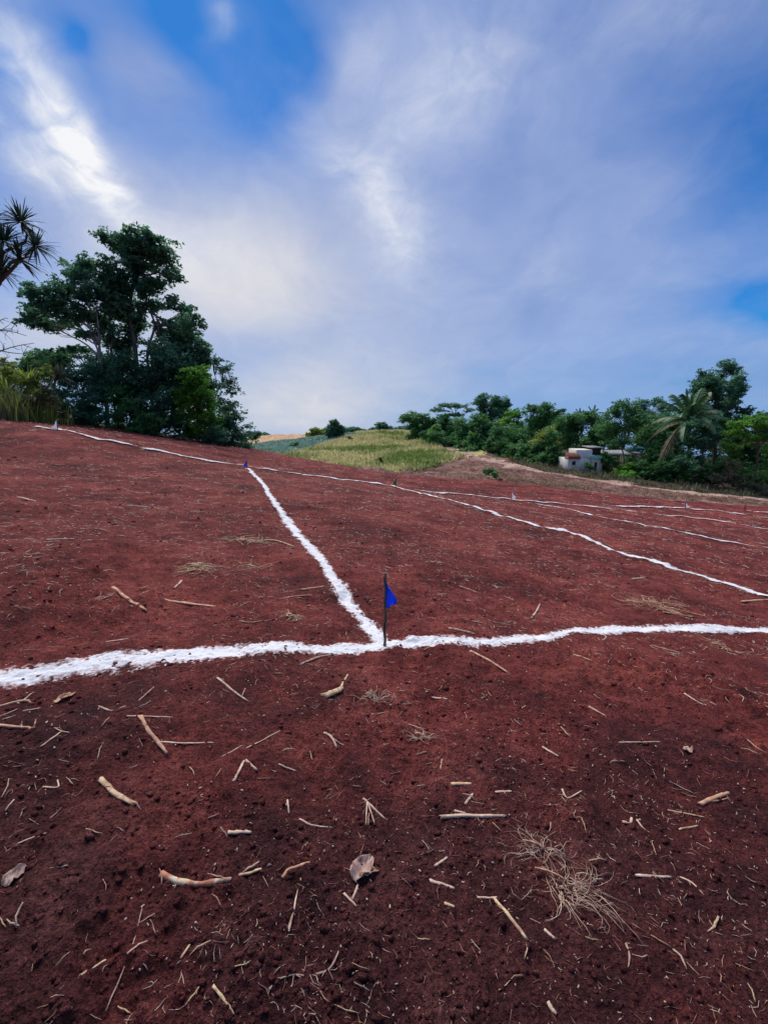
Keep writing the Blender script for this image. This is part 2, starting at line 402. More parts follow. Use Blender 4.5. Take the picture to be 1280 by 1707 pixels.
# ------------------------------------------------------------------ the ground, cut into field, bank, path, hill ...
def build_ground():
    A1, A0 = radians(56), radians(-56)
    az = np.concatenate([np.linspace(A0, A1, 530, endpoint=False), np.linspace(A1, A0+2*pi, 56, endpoint=False)])
    rr = [0.25]
    while rr[-1] < 45: rr.append(rr[-1]*1.0085)
    while rr[-1] < 190: rr.append(rr[-1]*1.02)
    while rr[-1] < 1500: rr.append(rr[-1]*1.12)
    rr = np.array(rr); na, nr = len(az), len(rr)
    X = (rr[:,None]*np.sin(az)[None]).ravel(); Y = (rr[:,None]*np.cos(az)[None]).ravel()
    Z = H(X, Y)
    X = np.append(X, 0); Y = np.append(Y, 0); Z = np.append(Z, float(H(0, 0)))
    i = np.arange(nr-1)[:,None]*na; j = np.arange(na)[None]; k = (j+1) % na
    Q = np.stack([i+j, i+na+j, i+na+k, i+k], -1).reshape(-1, 4)
    T = np.stack([np.arange(na), (np.arange(na)+1) % na, np.full(na, na*nr)], -1)
    V = np.stack([X, Y, Z], -1)
    fx = X[Q].mean(1); fy = Y[Q].mean(1)
    e = y_edge(fx) + fbm(fx, fy, 2.5, 4, 51)*1.3
    pd = path_dist(fx, fy) + fbm(fx, fy, 2.2, 4, 52)*1.7
    field = fy < e
    path = ~field & (pd < 0.62 + 0.008*fy)
    rightof = ~field & ~path & far_side(fx, fy)
    toe = 43 + fbm(fx, fy, 4, 3, 53)*3 + np.clip(fx-3, 0, 99)*1.5
    beyond = ~field & ~path & ~rightof & (fy > toe)
    lefthalf = crop_side(fx, fy)
    ridge = beyond & (fy > 112 + fbm(fx, fy, 10, 3, 55)*6)
    crop = beyond & ~ridge & lefthalf
    hill = beyond & ~ridge & ~crop
    leftw = ~field & ~path & ~rightof & ~beyond & (fx < -11.5)
    bank = ~field & ~path & ~rightof & ~beyond & ~leftw
    verge = rightof | leftw
    wet_shade = np.clip(1.0 + fbm(X, Y, 0.35, 4, 61)*0.7 - (Y-1.05)*0.55, 0, 1)  # damp near soil, plus lens vignetting painted in as darker colour towards the camera
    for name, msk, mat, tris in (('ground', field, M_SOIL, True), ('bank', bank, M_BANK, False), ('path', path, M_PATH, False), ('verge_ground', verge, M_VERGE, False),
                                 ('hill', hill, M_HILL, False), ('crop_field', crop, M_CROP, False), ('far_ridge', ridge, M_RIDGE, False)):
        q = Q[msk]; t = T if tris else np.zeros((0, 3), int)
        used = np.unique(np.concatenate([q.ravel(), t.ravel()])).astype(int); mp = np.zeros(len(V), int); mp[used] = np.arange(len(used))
        o = mesh_np(name, V[used], [mp[q]] + ([mp[t]] if tris else []), mat, smooth=True, attrs={'wet_shade': wet_shade[used]})
        tag(o, kind='structure')
build_ground()

# ------------------------------------------------------------------ white lime lines
M_LIME, _nt, _b = new_mat('white_lime_powder', 1.0, 0.05)
_f = n_noise(_nt, 70, 6, 0.7); _g = n_noise(_nt, 22, 5, 0.65)
_nt.links.new(n_mix(_nt, n_ramp(_nt, n_math(_nt, 'ADD', n_attr(_nt), n_math(_nt, 'MULTIPLY', n_math(_nt, 'SUBTRACT', _g, 0.5), 1.3)), [(0.02, (0, 0, 0)), (0.48, (1, 1, 1))]),
      n_ramp(_nt, _f, [(0.38, (0.26, 0.085, 0.075)), (0.62, (0.66, 0.52, 0.50))]),
      n_ramp(_nt, _f, [(0.27, (0.44, 0.36, 0.36)), (0.42, (0.72, 0.71, 0.71)), (0.7, (0.82, 0.82, 0.82))])), _b.inputs['Base Color'])
n_bump(_nt, _b, _f, 0.7, 0.008)
_dust = n_math(_nt, 'ADD', n_attr(_nt, 'cover'), n_math(_nt, 'MULTIPLY', n_math(_nt, 'SUBTRACT', n_noise(_nt, 160, 4, 0.7), 0.5), 1.1))
_mx = _nt.nodes.new('ShaderNodeMixShader'); _tr = _nt.nodes.new('ShaderNodeBsdfTransparent'); _out = _nt.nodes['Material Output']
_nt.links.new(n_ramp(_nt, _dust, [(0.36, (0, 0, 0)), (0.62, (1, 1, 1))]), _mx.inputs[0]); _nt.links.new(_tr.outputs[0], _mx.inputs[1]); _nt.links.new(_b.outputs[0], _mx.inputs[2]); _nt.links.new(_mx.outputs[0], _out.inputs[0])
def catmull(p, n):
    p = np.asarray(p, float); q = np.vstack([2*p[0]-p[1], p, 2*p[-1]-p[-2]]); out = []
    for i in range(1, len(q)-2):
        t = np.linspace(0, 1, n, endpoint=False)[:,None]; a, b, c, d = q[i-1], q[i], q[i+1], q[i+2]
        out.append(0.5*((2*b)+(c-a)*t+(2*a-5*b+4*c-d)*t*t+(3*b-a-3*c+d)*t**3))
    return np.vstack(out+[p[-1:]])
def lime_line(pix, width, label, seed, gap=0.0, world=None):
    base = np.array([at(*q)[:2] for q in pix])
    if world is not None: base = world(base)
    c = catmull(base, 60); seg = np.hypot(*np.diff(c, axis=0).T); L = np.concatenate([[0], np.cumsum(seg)])
    # sample along with a spacing that grows with distance
    s, ss = 0.0, []
    while s < L[-1]:
        ss.append(s); x = np.interp(s, L, c[:,0]); y = np.interp(s, L, c[:,1]); s += max(0.007, 0.0035*math.hypot(x, y))
    ss = np.array(ss); cx = np.interp(ss, L, c[:,0]); cy = np.interp(ss, L, c[:,1])
    tx, ty = np.gradient(cx), np.gradient(cy); ln = np.hypot(tx, ty); nx, ny = -ty/ln, tx/ln
    rmin = np.hypot(cx, cy).min(); nc = int(np.clip(width*3.0/max(0.0065, 0.0030*rmin), 10, 74))
    wob = fbm(ss, ss*0+seed, 1.6, 3, seed)*0.09; wid = width/2*(1.0 + 0.40*fbm(ss, ss*0+7.7, 0.6, 4, seed+3))
    t = np.linspace(-1.7, 1.7, nc)
    X = cx[:,None]+nx[:,None]*(wob[:,None]+t[None]*wid[:,None]); Y = cy[:,None]+ny[:,None]*(wob[:,None]+t[None]*wid[:,None])
    _rg = np.random.default_rng(seed)
    rag = fbm(X, Y, 0.16, 3, seed+5)*0.55 + fbm(X, Y, 0.022, 2, seed+6)*0.6 + 0.30*(_rg.random(X.shape)-0.5)
    a = 1.0 - np.abs(t)[None] + rag                       # > 0: powder lies here
    hole = fbm(X, Y, 0.045, 3, seed+8, 0.6)
    a = np.where(hole > 0.40, a-0.45, a)
    if gap: a = np.where(fbm(X, Y, 1.6, 3, seed+9) > gap, -0.3, a)
    h = np.clip(a, 0.0, 0.5)
    Z = H(X, Y) + 0.0025 + h*0.008 + fbm(X, Y, 0.02, 2, seed+11)*0.003 + 0.0021*np.clip(np.hypot(X, Y)-3, 0, 99)
    n, m = X.shape; idx = np.arange(n*m).reshape(n, m)
    Q = np.stack([idx[:-1,:-1], idx[1:,:-1], idx[1:,1:], idx[:-1,1:]], -1).reshape(-1, 4)
    keep = (a.ravel()[Q].max(1) > -0.30); Q = Q[keep]
    V = np.stack([X, Y, Z], -1).reshape(-1, 3); used = np.unique(Q); mp = np.zeros(len(V), int); mp[used] = np.arange(len(used))
    o = mesh_np('lime_line', V[used], mp[Q], M_LIME, smooth=True, attrs={'tint': np.clip(a.ravel()[used], 0, 1), 'cover': np.clip(a.ravel()[used], -0.5, 0.6)+0.5}, loc=V[used].mean(0))
    tag(o, label, 'chalk line', 'white lime lines marking out the lots')
lime_line([(-700,1235),(-330,1170),(0,1118),(150,1104),(300,1100),(420,1095),(520,1086),(635,1076),(760,1072),(880,1062),(1000,1052),(1130,1049),(1280,1056),(1500,1066),(1800,1078)], 0.165,
          'wide near lime line crossing the whole field at the foot of the blue flag', 101)
lime_line([(632,1072),(600,1030),(555,965),(515,910),(470,856),(440,815),(412,781)], 0.155, 'lime line running from the near blue flag up to the far blue flag', 131)
lime_line([(60,712),(95,717),(170,735),(260,752),(330,764.5),(412,777)], 0.21, 'faint lime line on the slope from the grove to the far blue flag', 151)
lime_line([(414,779),(500,792),(580,801),(655,811)], 0.22, 'lime line from the far blue flag to the green flag', 161)
lime_line([(655,811),(720,828),(800,851),(925,884),(940,886),(1060,928),(1130,950),(1280,993),(1420,1036),(1600,1084)], 0.17, 'long lime line from the green flag to the edge, just above the near line', 171)
lime_line([(690,817),(760,825),(850,833),(960,843),(1060,853),(1140,863),(1220,875),(1280,884),(1400,905),(1560,936)], 0.17, 'lime line passing the middle white flag towards the right edge', 181)
lime_line([(880,838),(940,849),(1000,862),(1040,867),(1130,886),(1220,905),(1280,917),(1400,945),(1540,980)], 0.15, 'broken lime line fanning out below the one past the middle white flag', 191)
lime_line([(1020,844),(1090,846),(1142,848),(1230,858),(1290,866),(1360,876)], 0.18, 'short lime line at the foot of the white flag nearest the trees', 201)
lime_line([(1238,852),(1290,857),(1340,862),(1420,872)], 0.18, 'stub of lime line beside the red flag', 211)

# ------------------------------------------------------------------ corner stakes with flags
M_STAKE = m_plain('stake_wood', (0.19, 0.14, 0.10), (0.05, 0.035, 0.03), 22, bump=0.5, bd=0.004, stretch=(1,1,0.35))
def m_plastic(name, col):
    m, nt, b = new_mat(name, 0.38, 0.5)
    f = n_noise(nt, 30, 3, 0.5); nt.links.new(n_mix(nt, n_math(nt, 'MULTIPLY', f, 0.4), col, tuple(c*0.6 for c in col)), b.inputs['Base Color'])
    tr = nt.nodes.new('ShaderNodeBsdfTranslucent'); tr.inputs[0].default_value = (*col, 1)
    mx = nt.nodes.new('ShaderNodeMixShader'); mx.inputs[0].default_value = 0.55; out = nt.nodes['Material Output']
    nt.links.new(b.outputs[0], mx.inputs[1]); nt.links.new(tr.outputs[0], mx.inputs[2]); nt.links.new(mx.outputs[0], out.inputs[0])
    return m
PLASTIC = {'blue': m_plastic('blue_plastic', (0.030, 0.18, 0.95)), 'white': m_plastic('white_plastic', (0.90, 0.91, 0.92)),
           'green': m_plastic('green_plastic', (0.03, 0.30, 0.20)), 'red': m_plastic('red_plastic', (0.75, 0.07, 0.09))}
def flag(px, py, hgt, col, side, label, fw=0.11, fh=0.19, lean=0.02, r=0.011, drop=0.10, white_stake=False):
    b = at(px, py); t = thing('corner_flag', b, label, 'flag', 'stakes with flags at the lot corners')
    z = np.array([-0.08, 0, 0.05, 0.11, 0.17, 0.23, 0.30, 0.36, 0.42, 0.46])/0.46*hgt
    pts = np.stack([lean*z/hgt*hgt + 0.004*np.sin(z*31), 0.003*np.cos(z*23), z], -1)
    rad = r*(1 + 0.22*np.sin(z*57+1) + 0.12*np.sin(z*131)); rad[-1] *= 0.75
    m = MB(); m.tube(pts, rad, 9); m.build('stake', PLASTIC['white'] if white_stake else M_STAKE, t, True)
    for k in range(3):                                     # stubs of cut twigs on the stake
        zz = hgt*(0.30+0.25*k); a = 2.1*k+0.6; m = MB()
        m.tube([(lean*zz/hgt*hgt, 0, zz), (lean*zz+cos(a)*r*1.9, sin(a)*r*1.9, zz+0.008)], [r*0.55, r*0.4], 6); m.build('knot', M_STAKE, t, True)
    # limp pennant: tied high on the stake, hanging to one side in folds
    nu, nv = 12, 14; top = hgt - drop*hgt/0.46; V = []
    for i in range(nu+1):
        for j in range(nv+1):
            u = i/nu; v = j/nv
            w = fw*(0.25+0.95*v)*(1-0.25*max(v-0.75, 0)/0.25)
            x = side*(r*0.7 + u*w); zc = top - v*fh*(1-0.30*u) - 0.55*u*fw*(1-0.3*v)
            V.append((x + lean*zc, -r*1.1*(1-u) + 0.016*sin(u*7+v*3)*u**0.5 - 0.004, zc))
    idx = np.arange((nu+1)*(nv+1)).reshape(nu+1, nv+1)
    Q = np.stack([idx[:-1,:-1], idx[1:,:-1], idx[1:,1:], idx[:-1,1:]], -1).reshape(-1, 4)
    f = mesh_np('pennant', np.array(V), Q, PLASTIC[col], t, True)
    md = f.modifiers.new('thickness', 'SOLIDIFY'); md.thickness = 0.0012
    m = MB(); th = np.linspace(0, 2*pi, 13); m.tube(np.stack([np.cos(th)*r*1.25+lean*top, np.sin(th)*r*1.25, np.full(13, top-0.012)], -1), 0.004, 5, cap=False); m.build('tie', PLASTIC[col], t, True)
    return t
flag(641, 1076, 0.595, 'blue', 1, 'brown stake with hanging blue pennant where the near lime lines meet', 0.085, 0.195, 0.01, 0.011, 0.055)
flag(412, 782, 0.36, 'blue', -1, 'small far stake with blue pennant at the top of the straight lime line', 0.12, 0.24, 0.0, 0.016, 0.03)
flag(660, 813, 0.42, 'green', -1, 'stake with dark green pennant on the far lime line', 0.13, 0.30, 0.02, 0.012, 0.02)
flag(97, 718, 0.40, 'white', -1, 'white pennant on a stake at the foot of the tall grove', 0.24, 0.36, 0.05, 0.011, 0.0)
flag(852, 834, 0.42, 'white', 1, 'white pennant on a stake in the middle of the far field', 0.22, 0.36, 0.0, 0.013, 0.0)
flag(1141, 849, 0.52, 'white', 1, 'white pennant on a stake in front of the path bank beside the trees', 0.28, 0.34, 0.0, 0.013, 0.08)
flag(1239, 854, 0.46, 'red', 1, 'red pennant on a stake, the only red one', 0.16, 0.34, 0.0, 0.013, 0.0)

# ------------------------------------------------------------------ trees and shrubs
def ground_pt(px, Y):
    """foot of a plant: straight below the sight line at that column, Y metres ahead"""
    x = (px-640)/FPX*Y/(cos(PITCH)+0.15*sin(PITCH)); return np.array([x, Y, float(H(x, Y))])
def leaves_np(C, size, tint, up=0.35, narrow=0.42, r=rng):
    """one folded leaf of four points at every row of C"""
    n = len(C); D = r.normal(size=(n, 3)); D[:,2] *= 0.55; D /= np.linalg.norm(D, axis=1, keepdims=True)
    Nn = r.normal(size=(n, 3))*0.7; Nn[:,2] += up*3; B = np.cross(D, Nn); B /= np.maximum(np.linalg.norm(B, axis=1, keepdims=True), 1e-6)
    Nn = np.cross(B, D); L = size*(0.5+1.0*r.random(n)**1.3)[:,None]; Wd = L*narrow
    a = C - D*L*0.5; b = C + D*L*0.5 - Nn*L*0.12; c = C + B*Wd*0.5 + Nn*L*0.07; d = C - B*Wd*0.5 + Nn*L*0.07
    V = np.stack([a, c, b, d], 1).reshape(-1, 3); i = np.arange(n)[:,None]*4
    T = np.concatenate([i+np.array([[0, 1, 2]]), i+np.array([[0, 2, 3]])])
    return V, T, np.repeat(tint, 4)
def crown_points(blobs3, leaf, dens, r, fine=1.0):
    """leaf positions and branch tips for a list of (centre, radii)"""
    pts, tin, tips = [], [], []
    lobes = []
    for c, rad in blobs3:                                  # every bough splits into uneven lobes
        if False: pass
        for k in range(4):
            d = r.normal(size=3); d /= np.linalg.norm(d); lobes.append((c+d*rad*(0.40+0.45*r.random()), rad*(0.42+0.34*r.random())*np.array([0.95, 0.95, 0.95])))
    for c, rad in lobes:
        hue = r.normal()*0.16
        vol = rad[0]*rad[1]*rad[2]; ncl = int(np.clip(46*dens*vol**0.62/fine**2, 5, 300))
        d = r.normal(size=(ncl, 3)); d /= np.linalg.norm(d, axis=1, keepdims=True)
        rr = r.random(ncl)**0.38*(0.75+0.70*r.random(ncl)**1.6)
        cc = c + d*rr[:,None]*rad; cl = 0.21*fine*(vol**(1/3))*(0.55+0.8*r.random(ncl))+leaf*0.8
        tips.append(cc)
        for k in range(ncl):
            m = int(np.clip(8+0.75*(cl[k]/leaf)**2*4.5, 14, 100))
            q = r.normal(size=(m, 3)); q /= np.linalg.norm(q, axis=1, keepdims=True); q *= (r.random(m)**0.45)[:,None]*cl[k]; q[:,2] *= 0.62
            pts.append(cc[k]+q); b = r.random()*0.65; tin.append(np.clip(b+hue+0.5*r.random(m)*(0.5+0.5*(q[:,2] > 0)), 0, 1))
    if len(tips) > len(blobs3): k = len(tips)//len(blobs3); tips = [np.vstack(tips[i*k:(i+1)*k]) for i in range(len(blobs3))]
    return np.vstack(pts), np.concatenate(tin), tips
def limb(mb, a, b, r0, r1, r, n=7, bend=0.12, sides=6):
    a = np.asarray(a, float); b = np.asarray(b, float); t = np.linspace(0, 1, n)[:,None]; ln = np.linalg.norm(b-a)
    k = r.normal(size=3)*bend*ln; k2 = r.normal(size=3)*bend*0.5*ln
    p = a+(b-a)*t + k*np.sin(t*pi)+k2*np.sin(t*2*pi); p[:,2] += 0.10*ln*np.sin(t[:,0]*pi)*0.6
    mb.tube(p, np.linspace(r0, r1, n), sides); return p
def tree(name, label, cat, px, Y, blobs, kind, leaf=0.22, dens=1.0, trunk=None, trunk_r=0.16, bark=None, fork=0.45, group=None, seed=0, twigs=10, limb_r=0.06, fine=1.0, depth=0.9, base_y=None, narrow=0.52):
    r = np.random.default_rng(seed*77+13)
    if group == GL: blobs = [(x, y, rx*1.18, ry*1.2) for x, y, rx, ry in blobs]; dens *= 1.25; trunk_r *= 0.8; limb_r *= 0.8
    b = ground_pt(px, Y); b[2] -= 0.15; t = thing(name, b, label, cat, group); b3 = []
    for (x, y, rx, ry) in blobs:
        c = P(x, y, Y + r.normal()*0.5); k = Y/FPX; b3.append((c, np.array([rx*k, max(rx*depth, 6)*k, ry*k])))
    trunk_r *= 0.7; limb_r *= 0.8
    if trunk: tp = [b] + [P(x, y, Y) for (x, y) in trunk]
    else:
        top = np.mean([c for c, _ in b3], axis=0); tp = [b, b+(top-b)*np.array([0.2, 0.2, 0.3]), b+(top-b)*np.array([0.5, 0.5, fork+0.1])]
    tp = catmull(np.array(tp), 6); mb = MB(); n = len(tp); rad = np.linspace(trunk_r, trunk_r*0.55, n); rad[0] *= 1.5; rad[1] *= 1.2
    mb.tube(tp, rad, 8); pts, tin, tips = crown_points(b3, leaf, dens, r, fine)
    for (c, ra), tt in zip(b3, tips):
        st = tp[-1] if r.random() < 0.65 else tp[int(n*0.75)]
        p = limb(mb, st, c - np.array([0, 0, ra[2]*0.25]), trunk_r*0.5, limb_r*0.5, r, 8, 0.07)
        for q in tt[r.permutation(len(tt))[:twigs]]:
            limb(mb, p[r.integers(3, 8)], q, limb_r*0.5, 0.012, r, 5, 0.08, 4)
    fix_parent(mb.build('trunk', bark or M_BARK, None, True), t, b)
    V, T, ti = leaves_np(pts, leaf, tin, narrow=narrow, r=r)
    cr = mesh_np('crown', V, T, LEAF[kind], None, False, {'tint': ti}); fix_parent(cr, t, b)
    return t
def fix_parent(o, t, b):
    o.data.transform(__import__('mathutils').Matrix.Translation((-float(b[0]), -float(b[1]), -float(b[2])))); o.location = (0, 0, 0); o.parent = t

GL = 'trees of the tall grove on the slope'
tree('broadleaf_tree', 'dark spreading tree with a pale leaning trunk at the front of the grove', 'tree', 183, 29.6,
     [(50,512,24,18),(75,495,26,20),(105,478,28,20),(135,462,30,20),(160,490,32,24),(120,515,34,18),(85,535,26,12),(160,530,24,14),(50,535,16,8),(140,560,14,8)], 'dark', 0.24, 1.0,
     trunk=[(178,672),(172,640),(168,600),(166,575)], trunk_r=0.24, bark=M_BARKP, group=GL, seed=1, twigs=14)
tree('tall_tree', 'tallest tree of the grove, vine wrapped, with a ragged top crown', 'tree', 226, 31,
     [(212,545,20,30),(208,505,26,28),(214,470,32,22),(200,405,26,14),(230,400,28,16),(255,412,26,18),(240,430,30,16),(268,440,22,14),(285,462,14,9),(245,470,24,14),(215,440,22,14),(250,500,22,18),(185,455,24,18),(240,530,18,20)], 'dark', 0.23, 1.15,
     trunk=[(228,650),(226,580),(216,520),(228,450)], trunk_r=0.30, group=GL, seed=2, twigs=12)
tree('crooked_tree', 'crooked branched tree right of the tallest tree in the grove', 'tree', 258, 30.4,
     [(292,512,20,10),(316,518,14,9),(322,548,20,18),(300,565,24,18),(330,580,16,14),(278,540,10,6),(342,600,14,12),(285,590,26,16),(270,560,18,16),(300,540,16,12)], 'dark', 0.22, 1.0,
     trunk=[(252,640),(246,590),(258,545),(252,522)], trunk_r=0.18, group=GL, seed=3, twigs=12)
tree('understory_tree', 'dense dark understory tree in the middle of the grove', 'tree', 262, 28.8,
     [(255,615,34,28),(235,655,34,32),(285,640,34,34),(265,690,40,24),(215,620,22,22)], 'dark', 0.22, 1.25, group=GL, seed=4)
tree('leafy_bush', 'bright green bushy tree catching light in the grove', 'tree', 328, 28.2,
     [(335,622,20,22),(325,650,28,26),(345,655,18,24),(318,690,28,24),(345,695,24,22)], 'bright', 0.22, 1.1, group=GL, seed=5)
tree('airy_tree', 'thin tree with see-through crown at the edge of the grove', 'tree', 356, 31.5,
     [(378,612,15,12),(390,632,12,14),(372,632,12,12),(386,655,11,10),(362,600,10,8)], 'teal', 0.16, 0.55,
     trunk=[(352,700),(358,665),(370,640)], trunk_r=0.10, group=GL, seed=6, twigs=18, limb_r=0.05)
tree('dark_bush', 'dark rounded bush ending the grove towards the hill', 'bush', 382, 30.6,
     [(372,680,20,20),(388,700,20,20),(368,715,22,18),(400,718,14,14)], 'dark', 0.2, 1.2, group=GL, seed=7, trunk_r=0.08)
tree('distant_bush', 'small hazy bush just past the end of the grove', 'bush', 418, 46, [(416,728,10,8),(430,724,8,6),(405,735,8,10)], 'teal', 0.25, 1.0, group=GL, seed=8, trunk_r=0.06)
tree('blue_green_shrub', 'large blue-green shrub left of the pale leaning trunk', 'shrub', 135, 29.2,
     [(140,625,30,24),(150,660,32,28),(115,650,22,24),(135,690,30,22)], 'teal', 0.22, 1.2, group=GL, seed=9, trunk_r=0.08)
tree('light_shrub', 'mid green shrub right of the pale leaning trunk, low at the front', 'shrub', 212, 28.0,
     [(205,665,20,20),(225,690,28,20),(200,698,18,16),(255,705,26,16)], 'mid', 0.22, 1.1, group=GL, seed=10, trunk_r=0.06)
tree('dark_shrub', 'dark shrub behind the white flag at the grove', 'shrub', 108, 27.5, [(105,680,18,18),(120,700,20,12),(150,703,20,12)], 'dark', 0.2, 1.1, group=GL, seed=11, trunk_r=0.05)
tree('shade_bush', 'low shaded bush at the grove foot below the bright green tree', 'bush', 300, 28.6, [(290,712,30,14),(330,718,26,14),(355,725,16,12)], 'dark', 0.2, 1.1, group=GL, seed=12, trunk_r=0.05)
tree('fringe_shrub', 'low dark fringe shrub at the grove foot right of the pale leaning trunk', 'shrub', 222, 29.4, [(200,712,20,10),(225,715,20,10),(250,720,20,10)], 'dark', 0.2, 1.2, group=GL, seed=19, trunk_r=0.04)
tree('fringe_shrub', 'low dark fringe shrub at the grove foot below the thin see-through tree', 'shrub', 360, 30.0, [(335,730,20,9),(360,735,20,10),(385,740,18,9),(405,743,14,8)], 'dark', 0.2, 1.2, group=GL, seed=20, trunk_r=0.04)
tree('hanging_branch_tree', 'leafy low branches reaching left under the spreading crown', 'tree', 118, 31.5, [(95,600,28,10),(70,592,14,8),(125,595,20,10),(60,612,16,8)], 'dark', 0.22, 0.8, group=GL, seed=13, trunk_r=0.10)
tree('vine_tree', 'vine hung dark tree between the pale leaning trunk and the tallest tree', 'tree', 200, 30.2,
     [(190,560,22,22),(205,590,24,22),(180,600,24,20),(165,625,26,20),(195,635,26,22),(130,585,18,8)], 'dark', 0.22, 1.1, group=GL, seed=16)
tree('inner_tree', 'dark tree inside the grove above the bright green one', 'tree', 300, 30.8,
     [(285,600,26,20),(310,600,24,20),(335,605,18,18),(350,640,16,20),(300,570,20,14)], 'dark', 0.22, 1.1, group=GL, seed=17)
tree('filler_tree', 'mid green tree between the yellow-green thicket and the grove', 'tree', 70, 30, [(60,600,26,16),(90,615,24,18),(40,625,24,16),(75,650,26,20),(110,600,20,14)], 'mid', 0.22, 1.0, group=GL, seed=18)
tree('yellow_green_shrub', 'sunny yellow-green thicket at the left edge of the field', 'shrub', 20, 24.5, [(-10,620,26,16),(25,618,26,14),(60,628,22,16),(10,645,30,16),(50,655,26,16),(-25,645,22,20)], 'yellow', 0.2, 0.95, seed=14, trunk_r=0.05, twigs=14)
tree('olive_thicket', 'olive thicket of stems below the yellow-green leaves at the left edge', 'shrub', 40, 24, [(-15,672,24,14),(20,675,26,14),(60,672,24,16),(85,660,16,18),(90,685,16,12)], 'olive', 0.2, 0.7, seed=15, trunk_r=0.05, twigs=20)

